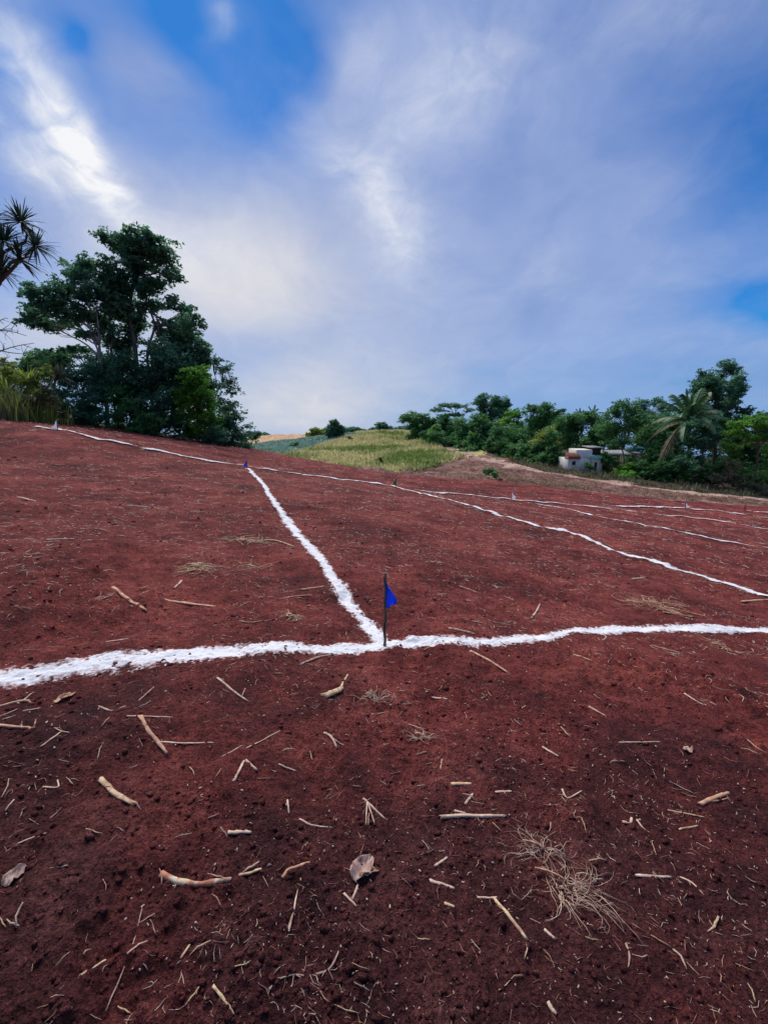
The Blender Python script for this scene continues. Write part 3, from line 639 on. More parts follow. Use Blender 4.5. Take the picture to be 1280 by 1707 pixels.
# ---- right-hand tree line beyond the path
GR = 'trees of the tree line beyond the path'
RT = [
 ('umbrella_tree','flat-topped see-through tree standing above the far tree line',752,80,[(730,684,12,4),(748,676,16,4),(770,675,16,4),(785,684,12,3),(742,692,14,3),(762,690,14,3)],'teal',0.28,0.75,dict(trunk=[(752,722),(754,705),(758,695)],trunk_r=0.16,twigs=14,limb_r=0.09)),
 ('round_tree','dark round-headed tree just right of the flat-topped one',815,72,[(805,672,14,9),(818,682,18,13),(840,688,13,10),(826,700,20,12),(800,690,10,10)],'dark',0.26,1.2,dict(trunk_r=0.25)),
 ('skyline_bush','dark bushy tree at the hill end of the tree line',700,86,[(688,704,13,9),(702,706,14,10),(716,716,13,10),(694,722,14,10)],'dark',0.3,1.1,dict()),
 ('bushy_tree','grey-green bushy tree under the flat-topped tree',745,74,[(735,718,16,13),(755,714,16,14),(742,735,20,12)],'teal',0.26,1.1,dict()),
 ('bushy_tree','mid green bushy tree below the dark round head',790,68,[(775,716,16,14),(795,720,18,14),(780,738,20,14),(805,742,18,14)],'mid',0.26,1.1,dict()),
 ('light_tree','lime green leafy tree peeking between darker crowns',852,64,[(856,700,9,8),(866,697,8,5),(848,712,13,8),(862,718,12,9)],'bright',0.26,1.1,dict()),
 ('dome_tree','dome-shaped green tree on the skyline left of the slender one',898,61,[(897,688,15,9),(888,702,15,12),(908,700,14,13),(898,718,20,14)],'mid',0.24,1.2,dict(trunk_r=0.22)),
 ('bushy_tree','dark bushy tree above the little white house, nearer the dome tree',850,58,[(835,730,18,15),(860,738,20,18),(842,752,20,12),(822,745,14,12)],'dark',0.24,1.2,dict()),
 ('round_shrub','rounded yellow-green shrub in the tree line left of the little house',905,53,[(905,732,17,12),(896,745,15,10),(915,748,14,10)],'yellow',0.2,1.1,dict(trunk_r=0.06)),
 ('slender_tree','thin stem with a small dark tuft above the tree line',937,60,[(931,686,6,3),(938,684,4,4),(928,691,4,2)],'dark',0.22,0.9,dict(trunk=[(937,725),(936,705),(934,690)],trunk_r=0.05,twigs=5,limb_r=0.03)),
 ('bushy_tree','dark green tree directly behind the little white house',958,57,[(945,712,18,13),(965,708,18,12),(985,715,18,15),(955,730,20,14),(985,735,18,14)],'dark',0.24,1.2,dict()),
 ('leafy_shrub','mid green shrub touching the left side of the little house',922,50,[(925,742,14,14),(930,760,14,12),(912,766,14,9),(938,772,8,8)],'mid',0.22,1.1,dict(trunk_r=0.06)),
 ('spreading_tree','dark spreading tree right of the little house',1040,49,[(1020,696,16,13),(1040,690,18,12),(1050,712,22,16),(1025,722,22,14),(1060,735,22,14),(1030,742,18,10)],'dark',0.22,1.15,dict(trunk=[(1040,770),(1036,745)],trunk_r=0.16,bark=M_BARKP,twigs=14)),
 ('feathery_tree','pale blue-green feathery tree on the skyline left of the palm',1078,66,[(1068,680,12,6),(1085,676,14,6),(1100,684,14,7),(1072,694,15,7),(1092,698,16,8),(1110,690,10,6)],'teal',0.24,0.75,dict(trunk_r=0.15,twigs=14)),
 ('big_tree','biggest dark tree on the right, rising above the palm',1192,50,[(1185,632,18,13),(1205,626,20,13),(1222,640,14,14),(1175,648,18,13),(1215,655,18,13),(1198,650,20,13),(1165,668,20,14),(1226,676,16,11),(1240,684,9,6),(1205,684,16,9),(1185,676,16,10)],'dark',0.24,1.15,dict(trunk=[(1190,755),(1188,715),(1196,680)],trunk_r=0.28,twigs=9)),
 ('shady_tree','dark full tree in front of the palm trunk',1165,43,[(1150,722,20,14),(1172,716,18,12),(1140,742,22,16),(1168,740,22,14),(1190,728,14,12),(1130,765,22,14),(1155,772,18,12)],'dark',0.22,1.2,dict(trunk=[(1172,775),(1171,757)],trunk_r=0.13,bark=M_BARKP)),
 ('broad_tree','bright green broad tree in flat layers at the right edge',1255,41.5,[(1235,706,20,7),(1262,702,22,8),(1285,710,22,9),(1245,724,22,7),(1275,730,24,8),(1230,744,20,6),(1258,742,20,7),(1290,748,24,9),(1222,757,14,5)],'bright',0.2,1.15,dict(trunk=[(1258,790),(1262,760),(1264,735)],trunk_r=0.16,twigs=12)),
 ('bushy_tree','dark bushy tree filling the shade behind the bright broad tree',1245,47,[(1225,735,24,20),(1255,750,28,22),(1285,745,24,22),(1225,770,22,16),(1265,780,28,16)],'dark',0.24,1.1,dict()),
 ('leafy_shrub','blue-green shrub low between the little house and the palm',1085,45,[(1075,758,22,16),(1100,762,20,16),(1065,780,20,12),(1095,786,20,10)],'teal',0.22,1.15,dict(trunk_r=0.06)),
 ('bushy_tree','dark bushy tree behind the blue tarp roof',1100,57,[(1085,725,22,16),(1110,735,22,18),(1070,740,18,14),(1120,715,18,12),(1120,755,20,16)],'dark',0.24,1.15,dict()),
 ('leafy_shrub','mid green shrub below the palm at the edge of the path',1128,43.5,[(1120,782,18,12),(1140,790,18,10),(1105,794,14,7),(1160,796,16,8)],'mid',0.2,1.1,dict(trunk_r=0.06)),
 ('olive_shrub','dull olive shrub on the bank below the bright broad tree',1215,40.5,[(1195,800,18,9),(1222,804,20,9),(1250,810,18,8),(1275,815,18,8)],'olive',0.18,0.9,dict(trunk_r=0.05,twigs=14)),
 ('dry_shrub','dry tan hanging vines under the bright broad tree',1229,41,[(1228,778,6,14),(1222,793,8,8),(1212,780,5,14)],'dry',0.16,0.8,dict(trunk_r=0.05,twigs=14)),
 ('dark_thicket','dark thicket at the right edge of the tree line',1285,43.5,[(1275,795,24,16),(1300,790,26,24),(1310,760,26,24)],'dark',0.22,1.1,dict(trunk_r=0.07)),
 ('leafy_shrub','small plant against the front wall of the little house',978,45.4,[(976,777,7,6),(985,780,6,4)],'mid',0.16,1.0,dict(trunk_r=0.03)),
 ('skyline_bush','small dark crown on the skyline at the right edge',1275,60,[(1272,697,9,6),(1285,692,10,8)],'dark',0.24,1.0,dict()),
 ('path_shrub','dark shrub beside the path, far end below the flat-topped tree',730,68,[(725,738,14,7),(742,745,12,6),(712,734,10,6)],'dark',0.22,1.1,dict(trunk_r=0.05)),
 ('path_shrub','blue-green shrub beside the path below the dark round head',785,61,[(775,752,16,7),(798,757,16,8)],'teal',0.22,1.1,dict(trunk_r=0.05)),
 ('path_shrub','dark shrub beside the path midway to the little house',845,55,[(830,763,16,8),(855,768,18,8),(880,772,16,8)],'mid',0.2,1.1,dict(trunk_r=0.05)),
 ('brush_shrub','brown-green brush between the little house and the blue-green shrub',1030,45.5,[(1012,782,12,7),(1035,788,14,7),(1052,792,12,6)],'olive',0.18,0.9,dict(trunk_r=0.05,twigs=14)),
 ('backdrop_tree','tall grey-green tree filling the tree line behind the lime green one',838,75,[(815,715,22,16),(850,722,24,18),(875,728,20,18),(830,740,22,14)],'teal',0.3,1.2,dict()),
 ('backdrop_tree','dark tree filling the gap between the dome tree and the slender tuft',925,66,[(905,725,20,18),(930,715,18,14),(945,735,22,18),(925,745,20,16)],'dark',0.3,1.2,dict()),
 ('backdrop_tree','grey-green tree filling the gap between little house and dark spreading tree',1008,60,[(1000,712,16,16),(1010,735,20,18),(990,748,18,12),(1015,760,18,14)],'teal',0.28,1.2,dict()),
 ('backdrop_tree','mid green tree filling the gap just left of the palm crown',1095,60,[(1080,712,20,14),(1105,715,22,14),(1125,728,22,16),(1095,745,26,18),(1060,765,22,16)],'mid',0.28,1.2,dict()),
 ('backdrop_tree','dark tree filling the gap under the biggest tree',1195,52,[(1180,705,22,16),(1205,715,22,16),(1190,742,26,20),(1215,755,20,20),(1180,775,24,16)],'dark',0.26,1.2,dict()),
 ('hedge_shrub','dark shrub at the tree line foot just left of the pale bare trunks',1095,44.5,[(1075,792,18,8),(1100,778,20,14),(1125,768,18,14)],'dark',0.2,1.2,dict(trunk_r=0.05)),
 ('hedge_shrub','dark shrub at the tree line foot right of the pale bare trunks',1205,43,[(1200,785,16,12),(1215,770,14,14),(1240,790,20,12)],'dark',0.2,1.1,dict(trunk_r=0.05)),
 ('hedge_shrub','mid green shrub at the tree line foot left of the little house',890,54,[(880,758,18,12),(905,762,18,12),(860,756,16,12)],'mid',0.22,1.2,dict(trunk_r=0.05)),
 ('hedge_shrub','blue-green shrub at the far tree line foot below the grey-green trees',765,70,[(750,742,18,9),(775,746,16,10),(800,750,16,10)],'teal',0.24,1.2,dict(trunk_r=0.05)),
]
for i, (nm, lb, px, Y, bl, kd, lf, dn, kw) in enumerate(RT):
    if nm not in ('big_tree', 'round_tree', 'feathery_tree', 'umbrella_tree', 'shady_tree'): kd = {'dark': 'wall', 'teal': 'mid'}.get(kd, kd)
    bl = [(x, y-(0 if nm in ('umbrella_tree', 'broad_tree', 'slender_tree', 'big_tree') or y > 760 else 7), rx*1.22, ry*(1.1 if nm in ('umbrella_tree', 'broad_tree', 'slender_tree') else 1.32)) for x, y, rx, ry in bl]
    tree(nm, lb, 'tree' if nm.endswith('tree') else 'shrub', px, Y, bl, kd, lf, dn, group=GR, seed=30+i, **kw)

ORD = 'first second third fourth fifth sixth seventh eighth ninth tenth eleventh twelfth thirteenth fourteenth fifteenth sixteenth'.split()
for i, (px, by, Y) in enumerate(((700,736,85),(724,742,77),(748,748,71),(772,754,66),(797,760,62),(822,765,58.5),(848,770,55.5),(873,775,53),(899,779,51.2),(922,782,49.6),(1016,794,46),(1046,799,45),(1076,803,44.3),(1106,806,43.8),(1140,808,43.2),(1176,812,42.6))):
    q = random.Random(i); kd = ('mid', 'wall', 'bright', 'wall', 'mid')[(i*2) % 5]
    tree('row_shrub', ORD[i]+' leafy shrub from the hill in the row edging the path', 'shrub', px, Y,
         [(px-4+q.uniform(-3, 3), by-7, 15, 8), (px+5, by-16+q.uniform(-4, 4), 14, 11), (px-3, by-27+q.uniform(-5, 5), 12, 10)], kd, 0.2+0.0015*Y, 1.1, group='shrubs in a row along the path', seed=140+i, trunk_r=0.05)

# ---- bushes on the hill and the far skyline
GH = 'bushes and trees on the hill'
HT = [
 ('lone_tree','lone dark tree on the crest of the grassy hill',557,93,[(557,708,6,4),(553,718,9,7),(562,721,10,8),(558,730,7,5)],'dark',0.35,1.3,dict(trunk_r=0.22)),
 ('lone_bush','rounded dark bush in the blue-green field',487,76,[(482,748,10,5),(494,746,11,7),(488,741,8,4),(503,752,6,5)],'mid',0.3,1.3,dict(trunk_r=0.06)),
 ('far_bush','yellow-green bush on the skyline left of the lone tree',525,128,[(520,722,10,5),(535,722,10,5),(528,719,8,4)],'yellow',0.5,1.2,dict(trunk_r=0.1)),
 ('far_tree','low hazy trees on the skyline right of the lone tree',590,135,[(585,718,10,4),(600,717,10,5),(572,719,7,4)],'teal',0.5,1.2,dict(trunk_r=0.1)),
 ('far_tree','taller hazy tree on the skyline in the middle of the hill crest',640,130,[(635,713,12,6),(650,716,10,5),(622,717,10,5)],'teal',0.5,1.2,dict(trunk_r=0.1)),
 ('far_tree','hazy tree on the skyline where hill and tree line meet',672,120,[(668,716,10,5),(680,714,8,6),(660,720,8,4)],'teal',0.5,1.2,dict(trunk_r=0.1)),
 ('far_bush','small bush on the skyline above the tan ridge',443,160,[(441,725,4,3),(447,726,3,2)],'teal',0.5,1.2,dict(trunk_r=0.08)),
 ('toe_bush','dark scrubby bush at the foot of the grassy hill',640,50,[(636,768,6,7),(646,774,7,6),(628,778,7,4)],'olive',0.2,1.1,dict(trunk_r=0.04)),
 ('hill_sapling','tiny sapling on the hill just right of the lone tree',583,84,[(583,730,3,4)],'olive',0.25,1.0,dict(trunk_r=0.05)),
 ('bank_bush','dark bush on the brown bank at the field edge',815,30.6,[(810,786,7,6),(818,784,8,7),(826,790,6,5)],'mid',0.13,1.2,dict(trunk_r=0.03)),
 ('flowering_weed','yellow weed beside the dark bush on the bank',828,30.2,[(827,796,5,3),(833,798,4,2)],'dry',0.09,1.1,dict(trunk_r=0.015)),
]
for i, (nm, lb, px, Y, bl, kd, lf, dn, kw) in enumerate(HT):
    if Y > 80: bl = [(x, y-2, rx*1.3, ry*1.6) for x, y, rx, ry in bl] if nm == 'lone_tree' else [(x, y, rx*1.1, ry*1.15) for x, y, rx, ry in bl]
    tree(nm, lb, 'tree' if nm.endswith('tree') else ('weed' if 'weed' in nm else 'bush'), px, Y, bl, kd, lf, dn, group=GH, seed=80+i, **kw)

# ---- palms
def frond(mb, o, az, el, ln, r, droop, nl=26, wid=0.5):
    n = 12; t = np.linspace(0, 1, n); d = np.array([cos(az), sin(az), 0])
    s = t*ln; zz = np.sin(el)*s - droop*ln*t**2.2; hh = np.cos(el)*s*(1-0.12*t*t)
    p = o + d[None]*hh[:,None] + np.array([0, 0, 1.0])[None]*zz[:,None]
    mb.tube(p, np.linspace(0.05, 0.012, n)*ln/3.5, 5, 0.9, cap=False)
    side = np.array([-sin(az), cos(az), 0]); V = []; T = []; ti = []
    for k in range(nl):
        u = 0.12+0.86*k/nl; c = np.array([np.interp(u, t, p[:,q]) for q in range(3)]); tg = np.array([np.interp(min(u+0.05, 1), t, p[:,q]) for q in range(3)])-c; tg /= np.linalg.norm(tg)+1e-9
        lw = wid*(0.35+1.0*sin(pi*min(u*0.9+0.1, 1)))*ln/3.5
        for sg in (-1, 1):
            q = side*sg*0.75 + tg*0.55 + np.array([0, 0, -0.45-0.25*r.random()]); q /= np.linalg.norm(q); e = c+q*lw*(0.85+0.3*r.random()); w = tg*0.035*ln/3.5*1.7
            i = len(V); V += [c-w, c+w, c+q*lw*0.55+w*0.8, e]; T += [(i, i+1, i+2), (i, i+2, i+3)]; ti += [0.25+0.5*r.random()]*4
    mb.add(np.array(V), None, T, np.array(ti))
def palm(px, py, Y, ln, nf, label, seed, name='coconut_palm', dry=4, cat='palm', group=None):
    r = np.random.default_rng(seed); c = P(px, py, Y); b = ground_pt(px+3, Y+0.2); b[2] -= 0.2
    t = thing(name, b, label, cat, group); mb = MB(); n = 14; tt = np.linspace(0, 1, n)[:,None]; p = (c-b)*tt + np.array([0.25, 0, 0])*np.sin(tt*pi)
    mb.tube(p, np.linspace(0.22, 0.13, n)*(1+0.06*np.cos(np.arange(n)*pi)), 9); mb.build('trunk', M_BARKP, t, True)
    for k in range(nf):
        az = 2*pi*(k*0.381966)+r.random()*0.3; e = radians(82 - 95*(k/nf)**0.9 + r.normal()*6); mb = MB()
        frond(mb, c-b, az, max(e, radians(-22)), ln*(0.85+0.25*r.random()), r, 0.28+0.35*(k/nf)+0.1*r.random())
        mb.build('frond', LEAF['dry'] if k >= nf-dry else LEAF['palm'], t)
palm(1147, 700, 45.2, 4.7, 26, 'tall coconut palm with drooping yellowed fronds in front of the biggest tree', 5)
palm(966, 693, 74, 1.9, 11, 'small skyline palm, nearer the slender tuft of the pair', 6, dry=0, group='small palms on the skyline')
palm(988, 691, 75, 2.1, 11, 'small skyline palm, nearer the big palm of the pair', 7, dry=0, group='small palms on the skyline')

# ---- izote (spineless yucca): sword-leaf rosettes
def rosette(mb, o, ln, n, r, down=0.35, wid=0.055):
    V = []; T = []; ti = []
    for k in range(n):
        az = r.random()*2*pi; e = math.asin(np.clip(-down + (1+down)*r.random(), -1, 1)); l = ln*(0.75+0.4*r.random())
        d = np.array([cos(az)*cos(e), sin(az)*cos(e), sin(e)]); s = np.cross(d, (0, 0, 1.0)); s /= np.linalg.norm(s)+1e-9; dr = np.array([0, 0, -0.22*l*cos(e)])
        w = wid*ln; a = o+d*0.04; m = o+d*l*0.5+dr*0.15; q = o+d*l*0.82+dr*0.55; i = len(V)
        V += [a-s*w*0.45, a+s*w*0.45, m-s*w*0.6, m+s*w*0.6, q-s*w*0.35, q+s*w*0.35, o+d*l+dr]
        T += [(i, i+1, i+3), (i, i+3, i+2), (i+2, i+3, i+5), (i+2, i+5, i+4), (i+4, i+5, i+6)]; ti += [r.random()]*7
    mb.add(np.array(V), None, T, np.array(ti))
def izote(px, Y, heads, label, seed, ln, n, stems, kind='izote', tr=0.10):
    r = np.random.default_rng(seed); b = ground_pt(px, Y); b[2] -= 0.2; t = thing('izote_tree', b, label, 'yucca', 'yuccas along the left edge'); mb = MB()
    fork = [P(x, y, Y)-b for x, y in stems]; tp = catmull(np.vstack([[0, 0, 0], fork]), 6); mb.tube(tp, np.linspace(tr*1.5, tr, len(tp)), 8)
    for x, y in heads:
        c = P(x, y, Y+r.normal()*0.25)-b; limb(mb, tp[-1 - int(r.integers(0, 4))], c, tr*0.75, tr*0.5, r, 7, 0.08)
    mb.build('trunk', M_BARK, t, True)
    for x, y in heads:
        c = P(x, y, Y+r.normal()*0.25)-b; m2 = MB(); rosette(m2, c, ln, n, r, 0.55); m2.build('rosette', LEAF[kind], t)
izote(-60, 16, [(-16,368),(36,370),(8,402),(60,410),(-20,412),(34,434),(2,452),(-30,445)], 'tall izote yucca with spiky rosettes leaning in at the left edge', 21, 0.74, 95, [(-55,560),(-30,510),(-8,480),(0,470)], tr=0.075)
izote(10, 23.5, [(8,650),(14,655)], 'short bright yucca rosette on a stem at the very left edge', 22, 1.0, 60, [(10,680)], 'yellow', 0.07)
izote(48, 23.8, [(48,637)], 'short yucca rosette in the thicket right of the very leftmost one', 23, 1.05, 70, [(49,670)], 'yellow', 0.07)
izote(97, 26, [(97,628)], 'drooping dark yucca head in front of the grove above the white flag', 24, 1.2, 60, [(97,670)], 'olive', 0.08)

# ---- bare dead tree at the left edge
def bare_tree():
    r = np.random.default_rng(4); b = ground_pt(-70, 22); b[2] -= 0.2; t = thing('bare_tree', b, 'leafless dead tree with thin bare branches entering at the left edge', 'tree'); mb = MB()
    f = P(-62, 590, 22)-b; limb(mb, (0, 0, 0), f, 0.16, 0.10, r, 8, 0.04, 8)
    for (x, y) in ((20,548),(45,560),(58,572),(40,590),(52,605),(10,530),(30,612),(-10,560)):
        e = P(x, y, 22+r.normal()*0.8)-b; p = limb(mb, f, e, 0.05, 0.012, r, 10, 0.06, 5)
        for k in range(6):
            s = p[r.integers(4, 10)]; limb(mb, s, s+np.array([0.5*r.random(), r.normal()*0.3, r.normal()*0.35]), 0.016, 0.005, r, 5, 0.1, 4)
    mb.build('trunk', M_BARK, t, True)
bare_tree()

# ------------------------------------------------------------------ little house and shed among the trees
M_WALL = m_plain('old_white_plaster', (0.88, 0.83, 0.72), (0.62, 0.57, 0.47), 1.6, bump=0.2)
M_CREAM = m_plain('cream_plaster', (0.82, 0.70, 0.50), (0.56, 0.46, 0.32), 1.6, bump=0.2)
M_BRICK = m_plain('red_tile', (0.36, 0.13, 0.08), (0.20, 0.07, 0.05), 4, bump=0.4)
M_TURQ = m_plain('turquoise_paint', (0.30, 0.68, 0.56), (0.20, 0.48, 0.40), 2.5, bump=0.1)
M_DARKW = m_plain('dark_boards', (0.05, 0.04, 0.035), (0.02, 0.018, 0.016), 5)
M_TARP = m_plain('blue_tarp', (0.07, 0.24, 0.42), (0.04, 0.14, 0.27), 3, rough=0.5, bump=0.3, bd=0.03)
M_TIN = m_plain('grey_tin', (0.30, 0.31, 0.33), (0.16, 0.15, 0.15), 3, rough=0.5)
def house():
    Y = 46.3; k = Y/FPX; b = P(975, 784, Y); b[2] = min(b[2], float(H(b[0], b[1])))-0.1
    t = thing('small_house', b, 'little white plastered house with red tiled lean-to half hidden by trees', 'house')
    def part(name, mat, x0, x1, y0, y1, d0, d1, parent=None):
        a = P(x0, y1, Y)-b; c = P(x1, y0, Y)-b; m = MB(); m.box((a[0], d0, a[2]), (c[0], d1, c[2])); o = m.build(name, mat, parent or t); bv = o.modifiers.new('bevel', 'BEVEL'); bv.width = 0.015; return o
    part('wall', M_WALL, 945, 984, 765, 787, 0.0, 2.6); part('upper_wall', M_WALL, 962, 990, 750.5, 765, 0.35, 2.4)
    part('side_wall', M_CREAM, 984, 1004, 766, 788, -0.02, 2.5)
    rf = part('lean_to_roof', M_BRICK, 946, 966, 762.6, 764.8, -0.25, 0.9)
    for i in range(7):                                     # roof tiles, one by one
        a = P(946.6+i*2.8, 757, Y)-b; c = P(949.1+i*2.8, 762.5, Y)-b; m = MB()
        th = np.linspace(0, pi, 7); xc = (a[0]+c[0])/2; rr = (c[0]-a[0])/2
        p0 = np.stack([xc+np.cos(th)*rr, np.full(7, -0.22), c[2]+0.02+np.sin(th)*rr*0.9], -1); p1 = p0+np.array([0, 1.0, a[2]-c[2]])
        q = np.arange(6); m.add(np.vstack([p0, p1, p0-[0, 0, 0.03], p1-[0, 0, 0.03]]), np.concatenate([np.stack([q, q+1, q+8, q+7], -1), np.stack([q, q+14, q+15, q+1], -1), np.stack([q+14, q+21, q+22, q+15], -1)])); m.build('tile', M_BRICK, rf, True)
    part('turquoise_board', M_TURQ, 981, 1003, 759.5, 765.5, -0.14, -0.04)
    part('dark_opening', M_DARKW, 990.3, 1006, 748, 759, 0.6, 2.0); part('main_roof', M_TIN, 989, 1011, 746, 747.6, 0.3, 2.9)
    wn = part('window', M_DARKW, 953, 959, 769, 775, -0.03, 0.0); part('frame', M_CREAM, 952, 960, 775.2, 776.2, -0.06, 0.01, wn)
    part('door', M_DARKW, 989, 994.5, 770.5, 786, -0.06, -0.03)
house()
def shed():
    Y = 50.5; b = P(1050, 783, Y); b[2] = float(H(b[0], b[1]))-0.1
    t = thing('open_shed', b, 'open shed with blue tarp and grey tin roof in the shade of the trees', 'shed')
    for x in (1008, 1032, 1060, 1094):
        a = P(x, 757, Y)-b; m = MB(); m.tube([(a[0], 0, -0.2), (a[0], 0.02, a[2])], 0.06, 7); m.build('post', M_BARKP, t, True)
    def sheet(name, mat, x0, x1, ya, yb, d0, d1, y=0):
        a = P(x0, ya, Y)-b; c = P(x1, yb, Y)-b; n = 40; xs = np.linspace(a[0], c[0], n); V = []
        for i, x in enumerate(xs):
            zz = 0.035*sin(i*1.57); V += [(x, d0, c[2]+zz), (x, d1, a[2]+zz), (x, d0, c[2]+zz-0.02), (x, d1, a[2]+zz-0.02)]
        q = np.arange(n-1)*4; F = np.concatenate([np.stack([q, q+4, q+5, q+1], -1), np.stack([q+2, q+3, q+7, q+6], -1), np.stack([q, q+2, q+6, q+4], -1), np.stack([q+1, q+5, q+7, q+3], -1)]); mesh_np(name, V, F, mat, t)
    sheet('tin_roof', M_TIN, 1004, 1052, 752, 757, -1.2, 1.6); sheet('tarp_roof', M_TARP, 1046, 1072, 740, 749, -1.0, 1.8); sheet('rear_roof', M_TIN, 1062, 1098, 755, 759, -1.3, 1.3)
shed()

# ------------------------------------------------------------------ grass and crops
def blades(name, X, Y, hgt, wid, mat, label, n=3, lean=0.35, seed=0, cat='grass', tint=None):
    r = np.random.default_rng(seed); X = np.repeat(X, n); Y = np.repeat(Y, n); h = np.repeat(hgt, n)*(0.6+0.7*r.random(len(X))); w = np.repeat(wid, n)
    X = X+r.normal(size=len(X))*np.repeat(hgt, n)*0.22; Y = Y+r.normal(size=len(X))*np.repeat(hgt, n)*0.22
    Z = H(X, Y)-0.03; az = r.random(len(X))*2*pi; ln = r.random(len(X))*lean*h; la = r.random(len(X))*2*pi
    b = np.stack([X, Y, Z], -1); s = np.stack([np.cos(az), np.sin(az), 0*az], -1)*w[:,None]; u = np.stack([np.cos(la)*ln, np.sin(la)*ln, h], -1)
    V = np.stack([b-s, b+s, b+u*0.6+s*0.7, b+u*0.6-s*0.7, b+u+np.stack([np.cos(la), np.sin(la), -0.5+0*la], -1)*ln[:,None]*0.5], 1).reshape(-1, 3); i = np.arange(len(X))[:,None]*5
    T = np.concatenate([i+np.array([[0, 1, 2]]), i+np.array([[0, 2, 3]]), i+np.array([[3, 2, 4]])]); ti = np.repeat(r.random(len(X)) if tint is None else np.clip(np.repeat(tint, n)+r.normal(size=len(X))*0.18, 0, 1), 5)
    o = mesh_np(name, V, T, mat, None, False, {'tint': ti}); tag(o, label, cat, kind='stuff'); return o
LEAF['hill'] = m_leaf('grass_hill', (0.17, 0.26, 0.06), (0.62, 0.55, 0.28), 0.42, 0.8)
LEAF['crop'] = m_leaf('crop_blue_green', (0.17, 0.30, 0.23), (0.36, 0.48, 0.40), 0.4, 0.7)
def scatter(n, x0, x1, y0, y1, f, seed):
    r = np.random.default_rng(seed); X = x0+(x1-x0)*r.random(n); Y = y0+(y1-y0)*r.random(n); k = f(X, Y); return X[k], Y[k]
X, Y = scatter(36000, -30, 26, 43, 112, lambda x, y: (x < path_x(y)-1.6) & ~crop_side(x, y) & (x > -0.3*y) & (y > 43+np.clip(x-3, 0, 99)*1.5), 1)
tt = np.clip(0.55 + fbm(X, Y, 7, 4, 71)*1.7 + 0.07*np.sin((X*0.5+Y)*2*pi/3.0), 0, 1)
blades('hill_grass', X, Y, 0.30+0.35*np.random.default_rng(2).random(len(X)), np.full(len(X), 0.07), LEAF['hill'], 'yellowing grass and maize stubble over the rounded hill', 3, 0.5, 3, tint=tt)
X, Y = scatter(12000, -34, 0, 48, 116, lambda x, y: crop_side(x, y) & (y > y_edge(x)+8), 4)
blades('crop_rows', X, np.round(Y/1.2)*1.2+fbm(X, Y, 4, 2, 9)*0.5, np.full(len(X), 0.35), np.full(len(X), 0.09), LEAF['crop'], 'blue-green low crop rows on the slope behind the field', 3, 0.5, 5, cat='crop')
X, Y = scatter(9000, -14, 36, 28, 46, lambda x, y: (y > y_edge(x)+0.3) & ~far_side(x, y) & (path_dist(x, y) > 1.3) & (fbm(x, y, 2.0, 3, 73) > 0.10), 6)
blades('bank_grass', X, Y, 0.10+0.16*np.random.default_rng(8).random(len(X)), np.full(len(X), 0.022), LEAF['dry'], 'dry scrub grass in patches on the brown bank', 4, 0.9, 7)
c = P(912, 799, 30.8); X = c[0]+np.random.default_rng(3).normal(size=500)*1.0; Y = c[1]+np.random.default_rng(5).normal(size=500)*0.35
blades('pale_grass_patch', X, Y, np.full(500, 0.22), np.full(500, 0.02), LEAF['dry'], 'pale dry grass patch on the bank right of the dark bush', 4, 0.9, 9)
X, Y = scatter(9000, 8, 36, 34, 80, lambda x, y: far_side(x, y) & (path_dist(x, y) > 1.1) & (path_dist(x, y) < 7) & (fbm(x, y, 2.5, 3, 74) > -0.1), 10)
blades('verge_grass', X, Y, 0.2+0.35*np.random.default_rng(9).random(len(X)), np.full(len(X), 0.03), LEAF['olive'], 'rough olive grass along the foot of the tree line', 4, 0.8, 11)
X, Y = scatter(9000, -26, -9, 18, 36, lambda x, y: (y > y_edge(x)-0.2) & (y < y_edge(x)+3.0) & (fbm(x, y, 1.5, 3, 75) > -0.15), 12)
blades('grove_edge_grass', X, Y, 0.25+0.5*np.random.default_rng(13).random(len(X)), np.full(len(X), 0.025), LEAF['olive'], 'weeds and tall grass along the foot of the grove', 4, 0.8, 14)
X, Y = scatter(2600, -22, -13.5, 19.5, 25, lambda x, y: (y > y_edge(x)+0.1) & (y < y_edge(x)+2.2), 15)
blades('dry_reeds', X, Y, 0.7+0.8*np.random.default_rng(16).random(len(X)), np.full(len(X), 0.020), LEAF['olive'], 'dull brown-green reeds standing below the yellow-green thicket', 3, 0.35, 17)

X, Y = scatter(2600, -26, -14.5, 20, 27, lambda x, y: (y > y_edge(x)+0.5) & (y < y_edge(x)+4.5), 25)
blades('tall_grass', X, Y, 0.7+1.1*np.random.default_rng(26).random(len(X)), np.full(len(X), 0.014), LEAF['yellow'], 'tall yellow-green grass at the left edge of the field', 8, 0.45, 27)

